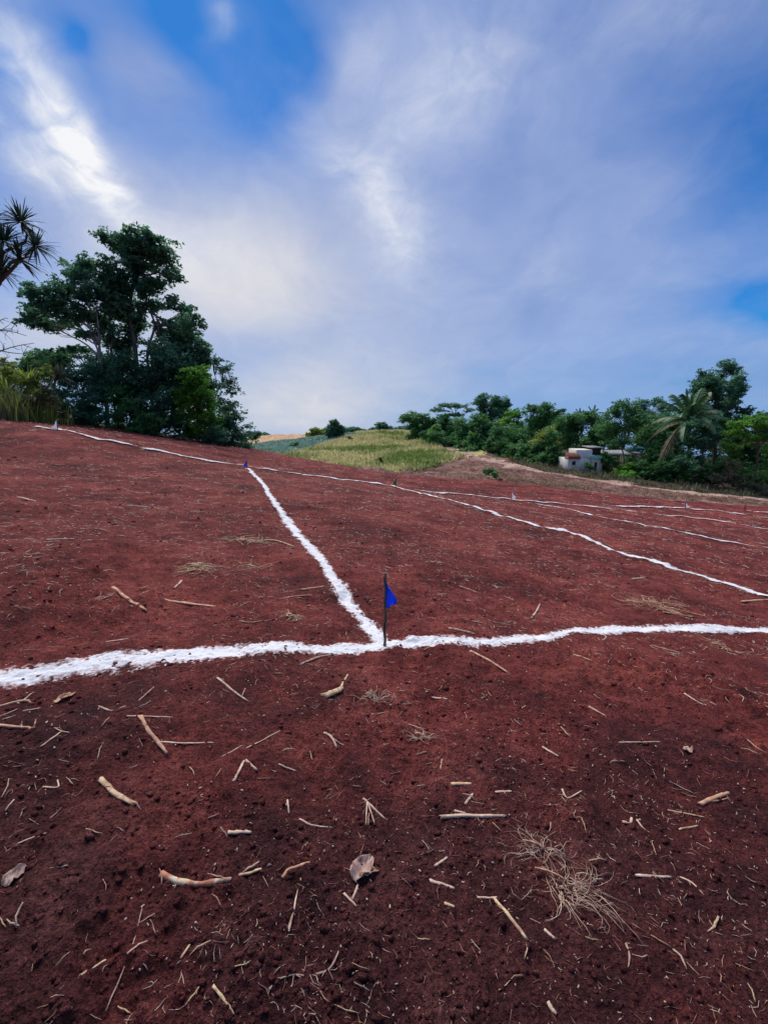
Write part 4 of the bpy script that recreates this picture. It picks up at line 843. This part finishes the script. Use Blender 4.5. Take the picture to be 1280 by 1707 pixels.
# ------------------------------------------------------------------ loose soil clods
_ico = None
def ico():
    p = (1+5**0.5)/2
    V = np.array([(-1,p,0),(1,p,0),(-1,-p,0),(1,-p,0),(0,-1,p),(0,1,p),(0,-1,-p),(0,1,-p),(p,0,-1),(p,0,1),(-p,0,-1),(-p,0,1)])/math.hypot(1, p)
    F = np.array([(0,11,5),(0,5,1),(0,1,7),(0,7,10),(0,10,11),(1,5,9),(5,11,4),(11,10,2),(10,7,6),(7,1,8),(3,9,4),(3,4,2),(3,2,6),(3,6,8),(3,8,9),(4,9,5),(2,4,11),(6,2,10),(8,6,7),(9,8,1)])
    return V, F
M_CLOD = m_soil('soil_clod', (0.28, 0.062, 0.052), (0.18, 0.042, 0.037), (0.38, 0.11, 0.09), 120)
def clods():
    r = np.random.default_rng(33); n = 20000; az = (r.random(n)-0.5)*radians(104); d = 0.75*(18/0.75)**(r.random(n)**1.25); X = d*np.sin(az); Y = d*np.cos(az)
    s = (0.0018+0.0085*r.random(n)**7.0)*(1+0.24*d)
    lump = fbm(X, Y, 0.9, 3, 81); keep = lump + 0.35 - 0.05*d + 0.35*r.random(n) > 0.05; X, Y, s, d = X[keep], Y[keep], s[keep], d[keep]; n = len(X)
    V0, F0 = ico(); J = 1 + (r.random((n, 12, 1))-0.5)*0.7; sc = np.stack([s*(0.8+0.6*r.random(n)), s*(0.8+0.6*r.random(n)), s*(0.55+0.4*r.random(n))], -1)[:,None]
    V = V0[None]*J*sc + np.stack([X, Y, H(X, Y)+s*0.05], -1)[:,None]; F = F0[None]+(np.arange(n)*12)[:,None,None]
    wet_shade = np.clip(1.0 + fbm(X, Y, 0.35, 4, 61)*0.7 - (Y-1.05)*0.55, 0, 1)*0.8  # clods take the same damp and painted vignette darkening
    tag(mesh_np('soil_clods', V.reshape(-1, 3), F.reshape(-1, 3), M_CLOD, None, False, {'wet_shade': np.repeat(wet_shade, 12)}), 'small crumbs and clods of red soil over the field', 'soil', kind='stuff')
clods()

# ------------------------------------------------------------------ stalks, sticks and straw lying on the soil
def m_straw(name, a, b, c, bands=None):
    m, nt, bs = new_mat(name, 0.7, 0.25); f = n_noise(nt, 45, 5, 0.6); g = n_noise(nt, 220, 3, 0.6, stretch=(1, 1, 1))
    col = n_ramp(nt, f, [(0.30, a), (0.52, b), (0.72, c)])
    if bands:
        w = n_noise(nt, 28, 2, 0.4, stretch=(1, 0.25, 0.25)); col = n_mix(nt, n_ramp(nt, w, [(0.47, (0, 0, 0)), (0.53, (1, 1, 1))]), col, bands)
    d = n_noise(nt, 16, 5, 0.65); col = n_mix(nt, n_ramp(nt, d, [(0.44, (0, 0, 0)), (0.68, (0.85, 0.85, 0.85))]), col, (0.22, 0.075, 0.055))
    nt.links.new(col, bs.inputs['Base Color']); n_bump(nt, bs, g, 0.6, 0.003); return m
STAIN = 1
STRAW = {'stain': m_straw('straw_stained', (0.20, 0.075, 0.055), (0.40, 0.20, 0.14), (0.60, 0.42, 0.30)),
         'pale': m_straw('straw_pale', (0.42, 0.27, 0.18), (0.66, 0.48, 0.35), (0.80, 0.65, 0.51)),
         'tan': m_straw('straw_tan', (0.34, 0.16, 0.09), (0.56, 0.32, 0.19), (0.70, 0.48, 0.32)),
         'yellow': m_straw('straw_yellow', (0.34, 0.20, 0.10), (0.66, 0.47, 0.27), (0.80, 0.65, 0.43)),
         'grey': m_straw('straw_grey', (0.22, 0.13, 0.10), (0.44, 0.30, 0.23), (0.60, 0.45, 0.37)),
         'band': m_straw('stalk_banded', (0.55, 0.40, 0.24), (0.66, 0.52, 0.34), (0.74, 0.64, 0.48), bands=(0.50, 0.20, 0.11)),
         'leaf': m_straw('dead_leaf', (0.20, 0.12, 0.10), (0.36, 0.25, 0.21), (0.52, 0.40, 0.35))}
def lay(pts, r):
    """drop a rigid stick on the soil: fit a straight run of heights, keep it resting on the high spots"""
    x, y = pts[:,0], pts[:,1]; z = H(x, y); s = np.concatenate([[0], np.cumsum(np.hypot(np.diff(x), np.diff(y)))])
    k, c = np.polyfit(s, z, 1) if len(s) > 1 else (0, z[0]); fit = c+k*s
    return fit*0.75 + z*0.25 + max(np.percentile(z-fit, 60), 0)*0.8 + r*0.30
def stick_pts(px, th, n=9, jit=0.012, r=random):
    w = np.array([at(*q) for q in px]); dist = float(np.mean([np.dot(q-np.array([0, 0, CAM_H]), (0, cos(PITCH), -sin(PITCH))) for q in w]))
    rad = th*dist/FPX/2*0.74; p = catmull(w[:,:2], max(3, n//(len(w)-1))) if len(w) > 2 else w[0,:2]+(w[-1,:2]-w[0,:2])*np.linspace(0, 1, n)[:,None]
    ln = np.hypot(*(p[-1]-p[0])); nrm = np.array([-(p[-1]-p[0])[1], (p[-1]-p[0])[0]])/max(ln, 1e-6)
    t = np.linspace(0, 1, len(p)); p = p + nrm*(np.sin(t*pi)*r.uniform(-1, 1)*jit*ln*1.6 + np.sin(t*9)*jit*ln*0.25)[:,None]
    return p, rad
def stick(px, th, mat, label, name='dry_stalk', taper=0.75, forks=(), cat='stalk', lift=0.0, node=True):
    p, rad = stick_pts(px, th); z = lay(p, rad)+lift*np.linspace(0, 1, len(p)); q = np.column_stack([p, z]); n = len(q); m = MB()
    t = np.linspace(0, 1, n); rr = rad*np.interp(t, [0, 0.5, 1], [1, 1.0, taper])*(1+0.10*np.sin(t*17+th))
    if node and th >= 5:                                   # swollen joints of a maize stalk
        for c in (0.05, 0.42, 0.80): rr = rr*(1+0.22*np.exp(-((t-c)/0.05)**2))
    m.tube(q, rr, 8, squash=0.62); vv = m.v[-1]; gz = np.random.default_rng(int(th*100+px[0][0])); ang = gz.normal(size=8)*0.22; k8 = len(vv)-2
    cen = np.repeat(q, 8, axis=0); vv[:k8] = cen+(vv[:k8]-cen)*(1+np.tile(ang, len(q))+gz.normal(size=k8)*0.07)[:,None]; vv[:8] += (q[0]-q[1])*gz.normal(size=8)[:,None]*0.12; vv[k8-8:k8] += (q[-1]-q[-2])*gz.normal(size=8)[:,None]*0.15
    for f in forks:
        fp, fr = stick_pts(f, th*0.6); fz = lay(fp, fr); fz = fz + (np.interp(0, [0, 1], [z[np.argmin(np.hypot(*(p-fp[0]).T))]-fz[0], 0]))*np.linspace(1, 0, len(fz)); m.tube(np.column_stack([fp, fz]), fr*np.linspace(1, 0.5, len(fp)), 6)
    o = m.build(name, STRAW[mat], None, True, q.mean(0)); tag(o, label, cat, 'stalks and sticks strewn on the soil'); return o
HERO = [
 ([(271,1474),(300,1488),(340,1494),(388,1490)],13,'band','thick curved stalk with orange and cream bands near the bottom',{}),
 ([(168,1308),(195,1335),(228,1358)],10,'yellow','pale yellow split stalk with dark ends left of centre',{}),
 ([(238,1218),(247,1236),(262,1252),(280,1272)],9,'tan','bent orange-tan stalk piece below the near lime line on the left',{}),
 ([(258,1254),(357,1251)],4,'pale','thin straight straw touching the lower end of the bent tan stalk',{}),
 ([(215,1217),(290,1218)],3.5,'pale','thin straw crossing the upper end of the bent tan stalk',{}),
 ([(412,1265),(468,1231)],3.5,'pale','slim slanting straw in the middle left below the near lime line',{}),
 ([(370,1276),(405,1261)],3,'grey','short grey straw in line with the slim slanting one',{}),
 ([(391,1322),(408,1285)],6,'pale','short thick upright-looking stalk above the banded one',{}),
 ([(410,1282),(430,1298),(420,1290)],5,'pale','small bent chip beside the short thick stalk',{}),
 ([(-10,1202),(58,1209)],8,'tan','straight stalk entering from the left edge below the lime line',dict(forks=[[(56,1209),(60,1198)],[(50,1209),(40,1222)]])),
 ([(-10,1170),(38,1157),(53,1161)],8,'tan','forked stalk at the left edge just under the lime line',dict(forks=[[(38,1157),(54,1142)]])),
 ([(-6,1188),(28,1172)],4,'grey','thin grey stick just below the forked stalk at the left edge',{}),
 ([(36,1175),(66,1169)],4,'grey','short grey stick right of the forked stalk at the left edge',{}),
 ([(70,1247),(104,1224)],5,'pale','short slanting stick left of the bent tan stalk',dict(forks=[[(104,1224),(118,1230)],[(104,1224),(92,1217)]])),
 ([(363,1142),(388,1162),(414,1180)],5,'pale','slanting straw under the lime line with a splintered end',dict(forks=[[(405,1172),(410,1160)]])),
 ([(540,1177),(556,1166),(571,1156)],14,'yellow','broad pale husk chunk below the flag stake',dict(forks=[[(569,1157),(580,1134)]],name='husk_piece')),
 ([(233,1178),(258,1152)],4,'grey','short grey straw between lime line and bent tan stalk',{}),
 ([(400,1478),(438,1476)],7,'yellow','small straight stalk right of the banded stalk',{}),
 ([(472,1490),(482,1477),(498,1472),(518,1467)],9,'tan','curved orange stalk piece left of the dead leaf',{}),
 ([(482,1578),(490,1545),(498,1514)],5,'pale','tapering splinter below the curved orange piece',dict(taper=0.3)),
 ([(573,1512),(595,1531)],5,'pale','short splinter just below the dead leaf',{}),
 ([(587,1520),(597,1494)],6,'pale','husk splinter hanging from the dead leaf',{}),
 ([(382,1413),(420,1409)],8,'pale','stubby pale stalk above the small straight one',{}),
 ([(465,1288),(495,1297)],4,'pale','small straw right of the short thick stalk',{}),
 ([(480,1350),(483,1377)],4,'pale','tiny straw pointing at the viewer in the middle left',{}),
 ([(500,1388),(520,1397),(555,1400)],4,'pale','thin bent straw above the curved orange piece',{}),
 ([(140,1648),(180,1619)],5,'yellow','slanting straw near the bottom left corner',{}),
 ([(305,1628),(328,1590)],5,'yellow','upright-looking straw near the bottom, left of centre',{}),
 ([(178,1690),(205,1635),(228,1580),(240,1538)],3.5,'grey','long thin grey twig near the bottom left',{}),
 ([(358,1670),(375,1690),(392,1712)],7,'yellow','stalk end cut by the bottom edge left of centre',{}),
 ([(527,1640),(548,1634),(562,1612),(575,1588)],4,'grey','branching grey twig near the bottom centre',dict(forks=[[(548,1634),(556,1650)]])),
 ([(468,1658),(492,1648),(508,1648)],4,'grey','grey twig below the branching one near the bottom edge',dict(forks=[[(495,1648),(520,1658),(544,1672)]])),
 ([(30,1405),(77,1391)],3.5,'pale','thin straw near the left edge at mid foreground',{}),
 ([(72,1310),(97,1312),(96,1298)],4,'pale','L-shaped straw left of the pale yellow split stalk',{}),
 ([(8,1348),(25,1335)],4,'pale','tiny straw close to the left edge above the L-shaped one',{}),
 ([(165,1180),(190,1197),(212,1194)],4,'pale','crooked straw above the bent tan stalk',{}),
 ([(605,1340),(643,1371)],7,'pale','pale slanting stalk in the centre of the foreground',dict(forks=[[(612,1345),(610,1382)],[(612,1345),(624,1381)]])),
 ([(540,1236),(552,1242),(562,1260)],6,'pale','curled husk bit below the broad husk chunk',dict(forks=[[(556,1246),(575,1252)]])),
 ([(735,1370),(790,1369),(842,1367)],9,'pale','long straight stalk left of the root tuft',{}),
 ([(757,1361),(776,1366)],4,'pale','straw resting against the long straight stalk',{}),
 ([(716,1480),(757,1490)],7,'pale','short straight stalk lower left of the root tuft',{}),
 ([(822,1505),(850,1541),(878,1580)],8,'yellow','yellow stalk slanting down below the root tuft',{}),
 ([(795,1502),(828,1503)],5,'pale','small stalk meeting the top of the yellow slanting one',{}),
 ([(1163,1348),(1190,1337),(1212,1331)],9,'tan','forked tan stalk at the right side',dict(forks=[[(1175,1344),(1212,1340)]])),
 ([(903,1252),(930,1268)],5,'pale','short slanting straw right of centre above the root tuft',{}),
 ([(783,1092),(812,1108),(850,1132)],5,'tan','long curved twig just below the lime line right of the flag',{}),
 ([(955,1094),(985,1105)],8,'yellow','short thick stalk below the lime line at right of centre',{}),
 ([(980,1188),(1008,1203)],5,'pale','short straw in the middle right of the foreground',{}),
 ([(1138,1167),(1170,1187)],4,'pale','slanting straw towards the right edge below the lime line',{}),
 ([(720,1169),(746,1181)],5,'pale','short straw right of the pale husk under the flag',{}),
 ([(752,1317),(785,1313)],7,'yellow','stubby straw above the long straight stalk',{}),
 ([(825,1325),(852,1323)],5,'pale','small level straw above the root tuft',{}),
 ([(935,1330),(945,1342),(968,1327)],4,'pale','tick-shaped straw right of the root tuft top',{}),
 ([(1037,1375),(1050,1376),(1052,1366)],6,'pale','small crescent husk left of the forked tan stalk',{}),
 ([(1060,1370),(1070,1382),(1082,1390)],4,'pale','short curved straw beside the crescent husk',{}),
 ([(1112,1355),(1172,1370)],4,'tan','thin tan straw below the forked tan stalk',{}),
 ([(1130,1389),(1162,1385)],5,'yellow','small yellow straw below the thin tan one',{}),
 ([(724,1455),(745,1438)],5,'pale','short slanting stalk between the long stalk and the short one',{}),
 ([(775,1350),(788,1333)],5,'pale','stubby piece standing above the long straight stalk',{}),
 ([(906,1560),(925,1578)],6,'pale','short splinter under the root tuft',{}),
 ([(740,1515),(757,1524)],6,'yellow','thick splinter left of the yellow slanting stalk',{}),
 ([(912,1684),(918,1695),(926,1704)],9,'pale','pale chunk at the bottom edge right of centre',{}),
 ([(1058,1468),(1118,1468)],5,'pale','level straw in the lower right corner area',{}),
 ([(1132,1466),(1152,1478),(1172,1500)],4,'pale','curved thin straw in the lower right corner area',{}),
 ([(1040,1588),(1046,1610),(1044,1632)],4,'grey','bent grey straw low in the right corner area',dict(forks=[[(1040,1588),(1078,1594)]])),
 ([(1030,1247),(1060,1248),(1098,1250)],4,'grey','thin grey straw at right between lime line and forked stalk',{}),
 ([(188,981),(216,1000),(244,1020)],7,'tan','slanting stick beyond the lime line on the left',{}),
 ([(272,1003),(320,1005),(364,1009)],7,'tan','level stick right of the slanting one beyond the lime line',{}),
 ([(290,980),(303,965)],6,'pale','short stub above the level stick beyond the lime line',{}),
 ([(234,995),(246,985)],5,'pale','small stub right of the slanting stick top',{}),
 ([(168,1001),(192,993)],4,'grey','grey straw left of the slanting stick beyond the lime line',{}),
 ([(430,901),(460,903),(492,915)],5,'yellow','yellow straw stick beside the side lime line',{}),
 ([(398,1038),(418,1041),(437,1039)],5,'tan','short curved stick left of the side lime line',{}),
 ([(460,1002),(500,992),(520,990)],3.5,'tan','thin twig reaching for the side lime line',{}),
 ([(500,983),(540,976)],5,'tan','dark tan stick lying against the side lime line',{}),
 ([(175,1063),(215,1066)],4,'pale','thin straw just above the lime line on the left',{}),
 ([(80,906),(125,904)],5,'pale','pale stick far out at the left side of the slope',{}),
 ([(212,843),(262,846)],5,'pale','distant thin stick on the left slope',{}),
 ([(30,829),(60,835)],5,'pale','distant pale stick near the left edge of the slope',{}),
 ([(748,1052),(768,1056),(790,1061)],7,'yellow','small stalk just above the lime line right of the flag',{}),
 ([(886,1028),(900,1007)],4,'pale','upright-looking straw beyond the lime line right of the flag',{}),
 ([(1045,998),(1090,1010),(1130,1025)],5,'tan','twig in the straw heap near the right edge',{}),
 ([(1105,1024),(1155,1030)],6,'yellow','level yellow stick at the foot of the right straw heap',{}),
 ([(1053,967),(1074,966)],5,'yellow','short yellow straw above the right straw heap',{}),
 ([(765,974),(797,986)],4,'tan','thin slanting twig right of the flag pennant',{}),
 ([(715,993),(745,990)],3.5,'tan','short tan twig right of the flag stake',{}),
 ([(1085,1079),(1135,1092)],4,'tan','thin tan straw below the lime line near the right edge',{}),
 ([(1235,1002),(1285,1006)],6,'yellow','yellow stick cut by the right edge below the long lime line',{}),
 ([(500,1115),(528,1098),(560,1090)],5,'grey','grey stick lying across the near lime line left of the flag',{}),
 ([(1000,1052),(1010,1060),(1004,1070)],3.5,'grey','small grey twig on the lime line at right',{}),
]
for (px, th, mt, lb, kw) in HERO: stick(px, th, mt, lb, **kw)

def crumpled_leaf(px0, px1, wpx, label, mat, seed):
    r = np.random.default_rng(seed); a, b = at(*px0), at(*px1); d = b-a; ln = np.linalg.norm(d[:2]); d = d/np.linalg.norm(d); s = np.array([-d[1], d[0], 0]); s /= np.linalg.norm(s)
    dist = np.linalg.norm(a-[0, 0, CAM_H]); w = wpx*dist/FPX; nu, nv = 10, 7; V = []
    for i in range(nu+1):
        u = i/nu; prof = sin(pi*min(u*0.92+0.06, 1))**0.7
        for j in range(nv+1):
            v = j/nv*2-1; p = a+d*ln*u+s*v*w/2*prof*(1+0.2*r.normal()*0.4)
            V.append((p[0], p[1], float(H(p[0], p[1]))+0.006+0.35*w*(v*v)*prof*(0.8+0.3*sin(u*7+seed))+0.004*r.normal()))
    idx = np.arange((nu+1)*(nv+1)).reshape(nu+1, nv+1); Q = np.stack([idx[:-1,:-1], idx[1:,:-1], idx[1:,1:], idx[:-1,1:]], -1).reshape(-1, 4)
    o = mesh_np('dead_leaf', np.array(V), Q, STRAW[mat], None, True, None, a); o.modifiers.new('thickness', 'SOLIDIFY').thickness = 0.0015
    tag(o, label, 'leaf', 'dead leaves on the soil')
crumpled_leaf((590,1490), (620,1444), 26, 'grey crumpled dead leaf in the lower middle', 'leaf', 1)
crumpled_leaf((6,1476), (45,1440), 12, 'shredded grey dead leaf near the left edge', 'leaf', 2)
crumpled_leaf((1136,1264), (1150,1273), 12, 'small pinkish dry leaf chip right of centre', 'pale', 3)
crumpled_leaf((600,1482), (632,1470), 10, 'narrow tan dead leaf touching the grey crumpled one', 'tan', 4)
crumpled_leaf((88,1164), (126,1150), 11, 'ragged tan husk leaf just below the lime line on the left', 'tan', 5)

# fibrous root tufts: fine roots that arch out of a crown
def root_tuft(cx, cy, rpx, n, label, seed, aim=None, spread=pi, name='root_tuft', mats='pale', hgt=0.5, thick=1.0):
    r = np.random.default_rng(seed); c = at(cx, cy); dist = np.linalg.norm(c-[0, 0, CAM_H]); R = rpx*dist/FPX; t = thing(name, c, label, 'roots', 'root tufts and straw heaps')
    m = MB()
    for k in range(n):
        az = (aim if aim is not None else 0)+(r.random()-0.5)*2*spread; L = R*(0.35+0.85*r.random()); o = r.normal(size=2)*R*0.16; nn = 8; u = np.linspace(0, 1, nn); curl = r.normal()*1.3
        a = az+curl*u+r.normal()*0.5*np.sin(u*6+r.random()*6); x = c[0]+o[0]+np.cumsum(np.cos(a))*L/nn; y = c[1]+o[1]+np.cumsum(np.sin(a))*L/nn
        z = H(x, y)+0.004+np.sin(u*pi*(0.7+0.5*r.random()))*R*hgt*r.random()*0.55
        m.tube(np.column_stack([x, y, np.maximum(z, H(x, y)+0.002)])-c, np.linspace(0.0022, 0.0007, nn)*(0.6+0.9*r.random())*thick, 4, r.random())
    m.build('fibres', STRAW[mats], t, True)
    m = MB()
    for k in range(n//3):
        az = r.random()*2*pi; L = R*0.5*r.random(); o = r.normal(size=2)*R*0.45; u = np.linspace(0, 1, 5); x = c[0]+o[0]+np.cos(az+r.normal()*u)*L*u; y = c[1]+o[1]+np.sin(az+r.normal()*u)*L*u
        m.tube(np.column_stack([x, y, H(x, y)+0.003])-c, 0.0016*thick*(0.5+r.random()), 4)
    tag(m.build('broken_fibres', STRAW['stain'], t, True), kind='stuff')
    m = MB(); th = np.linspace(0, 1, 6); m.tube(np.column_stack([-R*0.45+th*R*0.5, R*0.25-th*R*0.25, 0.012+0.01*np.sin(th*pi)]), 0.006*thick*np.array([0.8, 1, 1.1, 1, 1.1, 0.8]), 7); m.build('crown', STRAW['tan'], t, True)
root_tuft(940, 1478, 70, 60, 'tangled pale root tuft in the lower right foreground, its brush of roots trailing', 41, aim=-0.7, spread=1.0, hgt=0.16, thick=0.55)
root_tuft(905, 1428, 52, 44, 'looser upper half of the tangled root clump, arching roots', 42, hgt=0.18, thick=0.55)
root_tuft(625, 1172, 34, 34, 'small root tuft just below the flag stake', 43)
root_tuft(705, 1235, 26, 26, 'little root tuft in the centre right foreground', 44)
root_tuft(410, 902, 46, 46, 'straw heap beside the side lime line, upper one', 45, name='straw_heap', mats='yellow', hgt=0.15, thick=2.2)
root_tuft(330, 946, 46, 40, 'straw heap beyond the lime line on the left, lower one', 46, name='straw_heap', mats='yellow', hgt=0.15, thick=2.0)
root_tuft(488, 1030, 26, 24, 'small straw heap by the side lime line near the flag', 47, name='straw_heap', mats='yellow', hgt=0.3, thick=1.8)
root_tuft(1095, 1008, 60, 60, 'wide straw heap beyond the lime line near the right edge', 48, name='straw_heap', mats='tan', hgt=0.15, thick=2.2)
root_tuft(1205, 1080, 30, 30, 'straw tuft just below the lime line at the right edge', 49, name='straw_heap', mats='tan', hgt=0.25, thick=1.8)
root_tuft(425, 940, 38, 28, 'thin straw heap left of the side lime line, middle one', 50, name='straw_heap', mats='tan', hgt=0.12, thick=1.8)

# ---- smaller pieces: 200 single splinters, then the uncountable litter
def splinters():
    r = random.Random(5); base = []
    for k in range(10):
        m = MB(); n = 6; t = np.linspace(-0.5, 0.5, n); q = np.column_stack([t, 0.10*np.sin((t+0.5)*pi)*r.uniform(-1, 1)+0.02*np.sin(t*11), 0.02*np.cos(t*7)])
        m.tube(q, 0.045*np.interp(t, [-0.5, 0, 0.5], [0.8, 1, 0.5]), 5, squash=0.6); o = m.build('straw_splinter', STRAW[['pale', 'pale', 'yellow', 'tan', 'grey'][k % 5]], None, True); base.append(o.data); bpy.data.objects.remove(o)
    n = 0; seen = set()
    while n < 150:
        px = r.uniform(0, 1280); py = 900+800*r.random()**0.9; w = at(px, py); d = np.linalg.norm(w-[0, 0, CAM_H])
        if float(fbm(w[0], w[1], 0.7, 3, 91)) < r.uniform(-0.45, 0.25): continue
        Lp = r.uniform(9, 26); L = Lp*d/FPX; k = r.randrange(10); a = r.uniform(0, 2*pi)
        lying = 'lying crosswise' if abs(cos(a)) > 0.85 else ('pointing away' if abs(cos(a)) < 0.5 else ('slanting rightwards' if cos(a)*sin(a) > 0 else 'slanting leftwards'))
        row = 'beyond the near lime line' if py < 1060 else ('just below the near lime line' if py < 1240 else ('in the middle foreground' if py < 1460 else 'near the bottom edge'))
        colm = ('at far left', 'left of centre', 'right of centre', 'at far right')[min(int(px/320), 3)]
        lab = '%s %s straw splinter %s %s, %s' % ('long' if Lp > 17 else 'short', ('cream', 'cream', 'yellowish', 'tan', 'greyish')[k % 5], row, colm, lying)
        if lab in seen: continue
        seen.add(lab); o = bpy.data.objects.new('straw_splinter', base[k]); S.collection.objects.link(o)
        p0 = w[:2]-0.5*L*np.array([cos(a), sin(a)]); p1 = w[:2]+0.5*L*np.array([cos(a), sin(a)]); z0, z1 = float(H(*p0)), float(H(*p1))
        th = min(L, 0.07); o.scale = (L, th*r.uniform(0.8, 1.5), th*r.uniform(0.8, 1.5)); o.location = (w[0], w[1], max((z0+z1)/2, w[2])+0.003); o.rotation_euler = (r.uniform(0, 6), -math.atan2(z1-z0, L), a)
        tag(o, lab, 'straw', 'small straw splinters scattered over the soil'); n += 1
splinters()
def litter():
    r = np.random.default_rng(57)
    for nm, lb, n, far, w0, l0, mats in (('straw_litter', 'fine pale straw litter scattered all over the red soil', 12000, 30, 0.0010, 0.016, 'pale'), ('brown_litter', 'fine tan root bits and straw scattered over the red soil', 10000, 28, 0.0009, 0.020, 'stain'), ('field_litter', 'pale straw flecks lying in drifts over the middle of the field', 14000, 34, 0.0011, 0.020, 'pale'), ('chip_litter', 'tiny pale chips dotted over the soil', 7000, 32, 0.0022, 0.004, 'pale')):
        az = (r.random(n)-0.5)*radians(100); d = 0.8*(far/0.8)**(r.random(n)**0.85 if nm != 'field_litter' else 0.42+0.58*r.random(n)); X = d*np.sin(az); Y = d*np.cos(az); k = (fbm(X, Y, 0.8, 4, 95+n % 7) > -0.12+0.75*r.random(n)**1.6-0.1*(d > 6)-0.1) & (Y < y_edge(X)-0.5)
        X, Y, d = X[k], Y[k], d[k]; n = len(X); g = (1+0.36*d); L = l0*(0.25+2.2*r.random(n)**3)*g*0.8; w = w0*(0.6+0.9*r.random(n))*g; a = r.random(n)*2*pi; bend = r.normal(size=n)*0.25
        dx, dy = np.cos(a), np.sin(a); P3 = []
        for u, wf in ((-0.5, 0.7), (0.0, 1.0), (0.5, 0.5)):
            x = X+dx*L*u-dy*bend*L*(0.25-u*u)*2; y = Y+dy*L*u+dx*bend*L*(0.25-u*u)*2; z = H(x, y)+w*0.9
            for q in range(3):
                th = q*2*pi/3+pi/2; P3.append(np.stack([x-dy*np.cos(th)*w*wf, y+dx*np.cos(th)*w*wf, z+np.sin(th)*w*wf*0.9], -1))
        V = np.stack(P3, 1).reshape(-1, 3); i = (np.arange(n)*9)[:,None]; F = []
        for s in (0, 3):
            for q in range(3): F.append(i+np.array([[s+q, s+(q+1) % 3, s+3+(q+1) % 3, s+3+q]]))
        tag(mesh_np(nm, V, np.concatenate(F), STRAW[mats], None, True), lb, 'litter', kind='stuff')
litter()
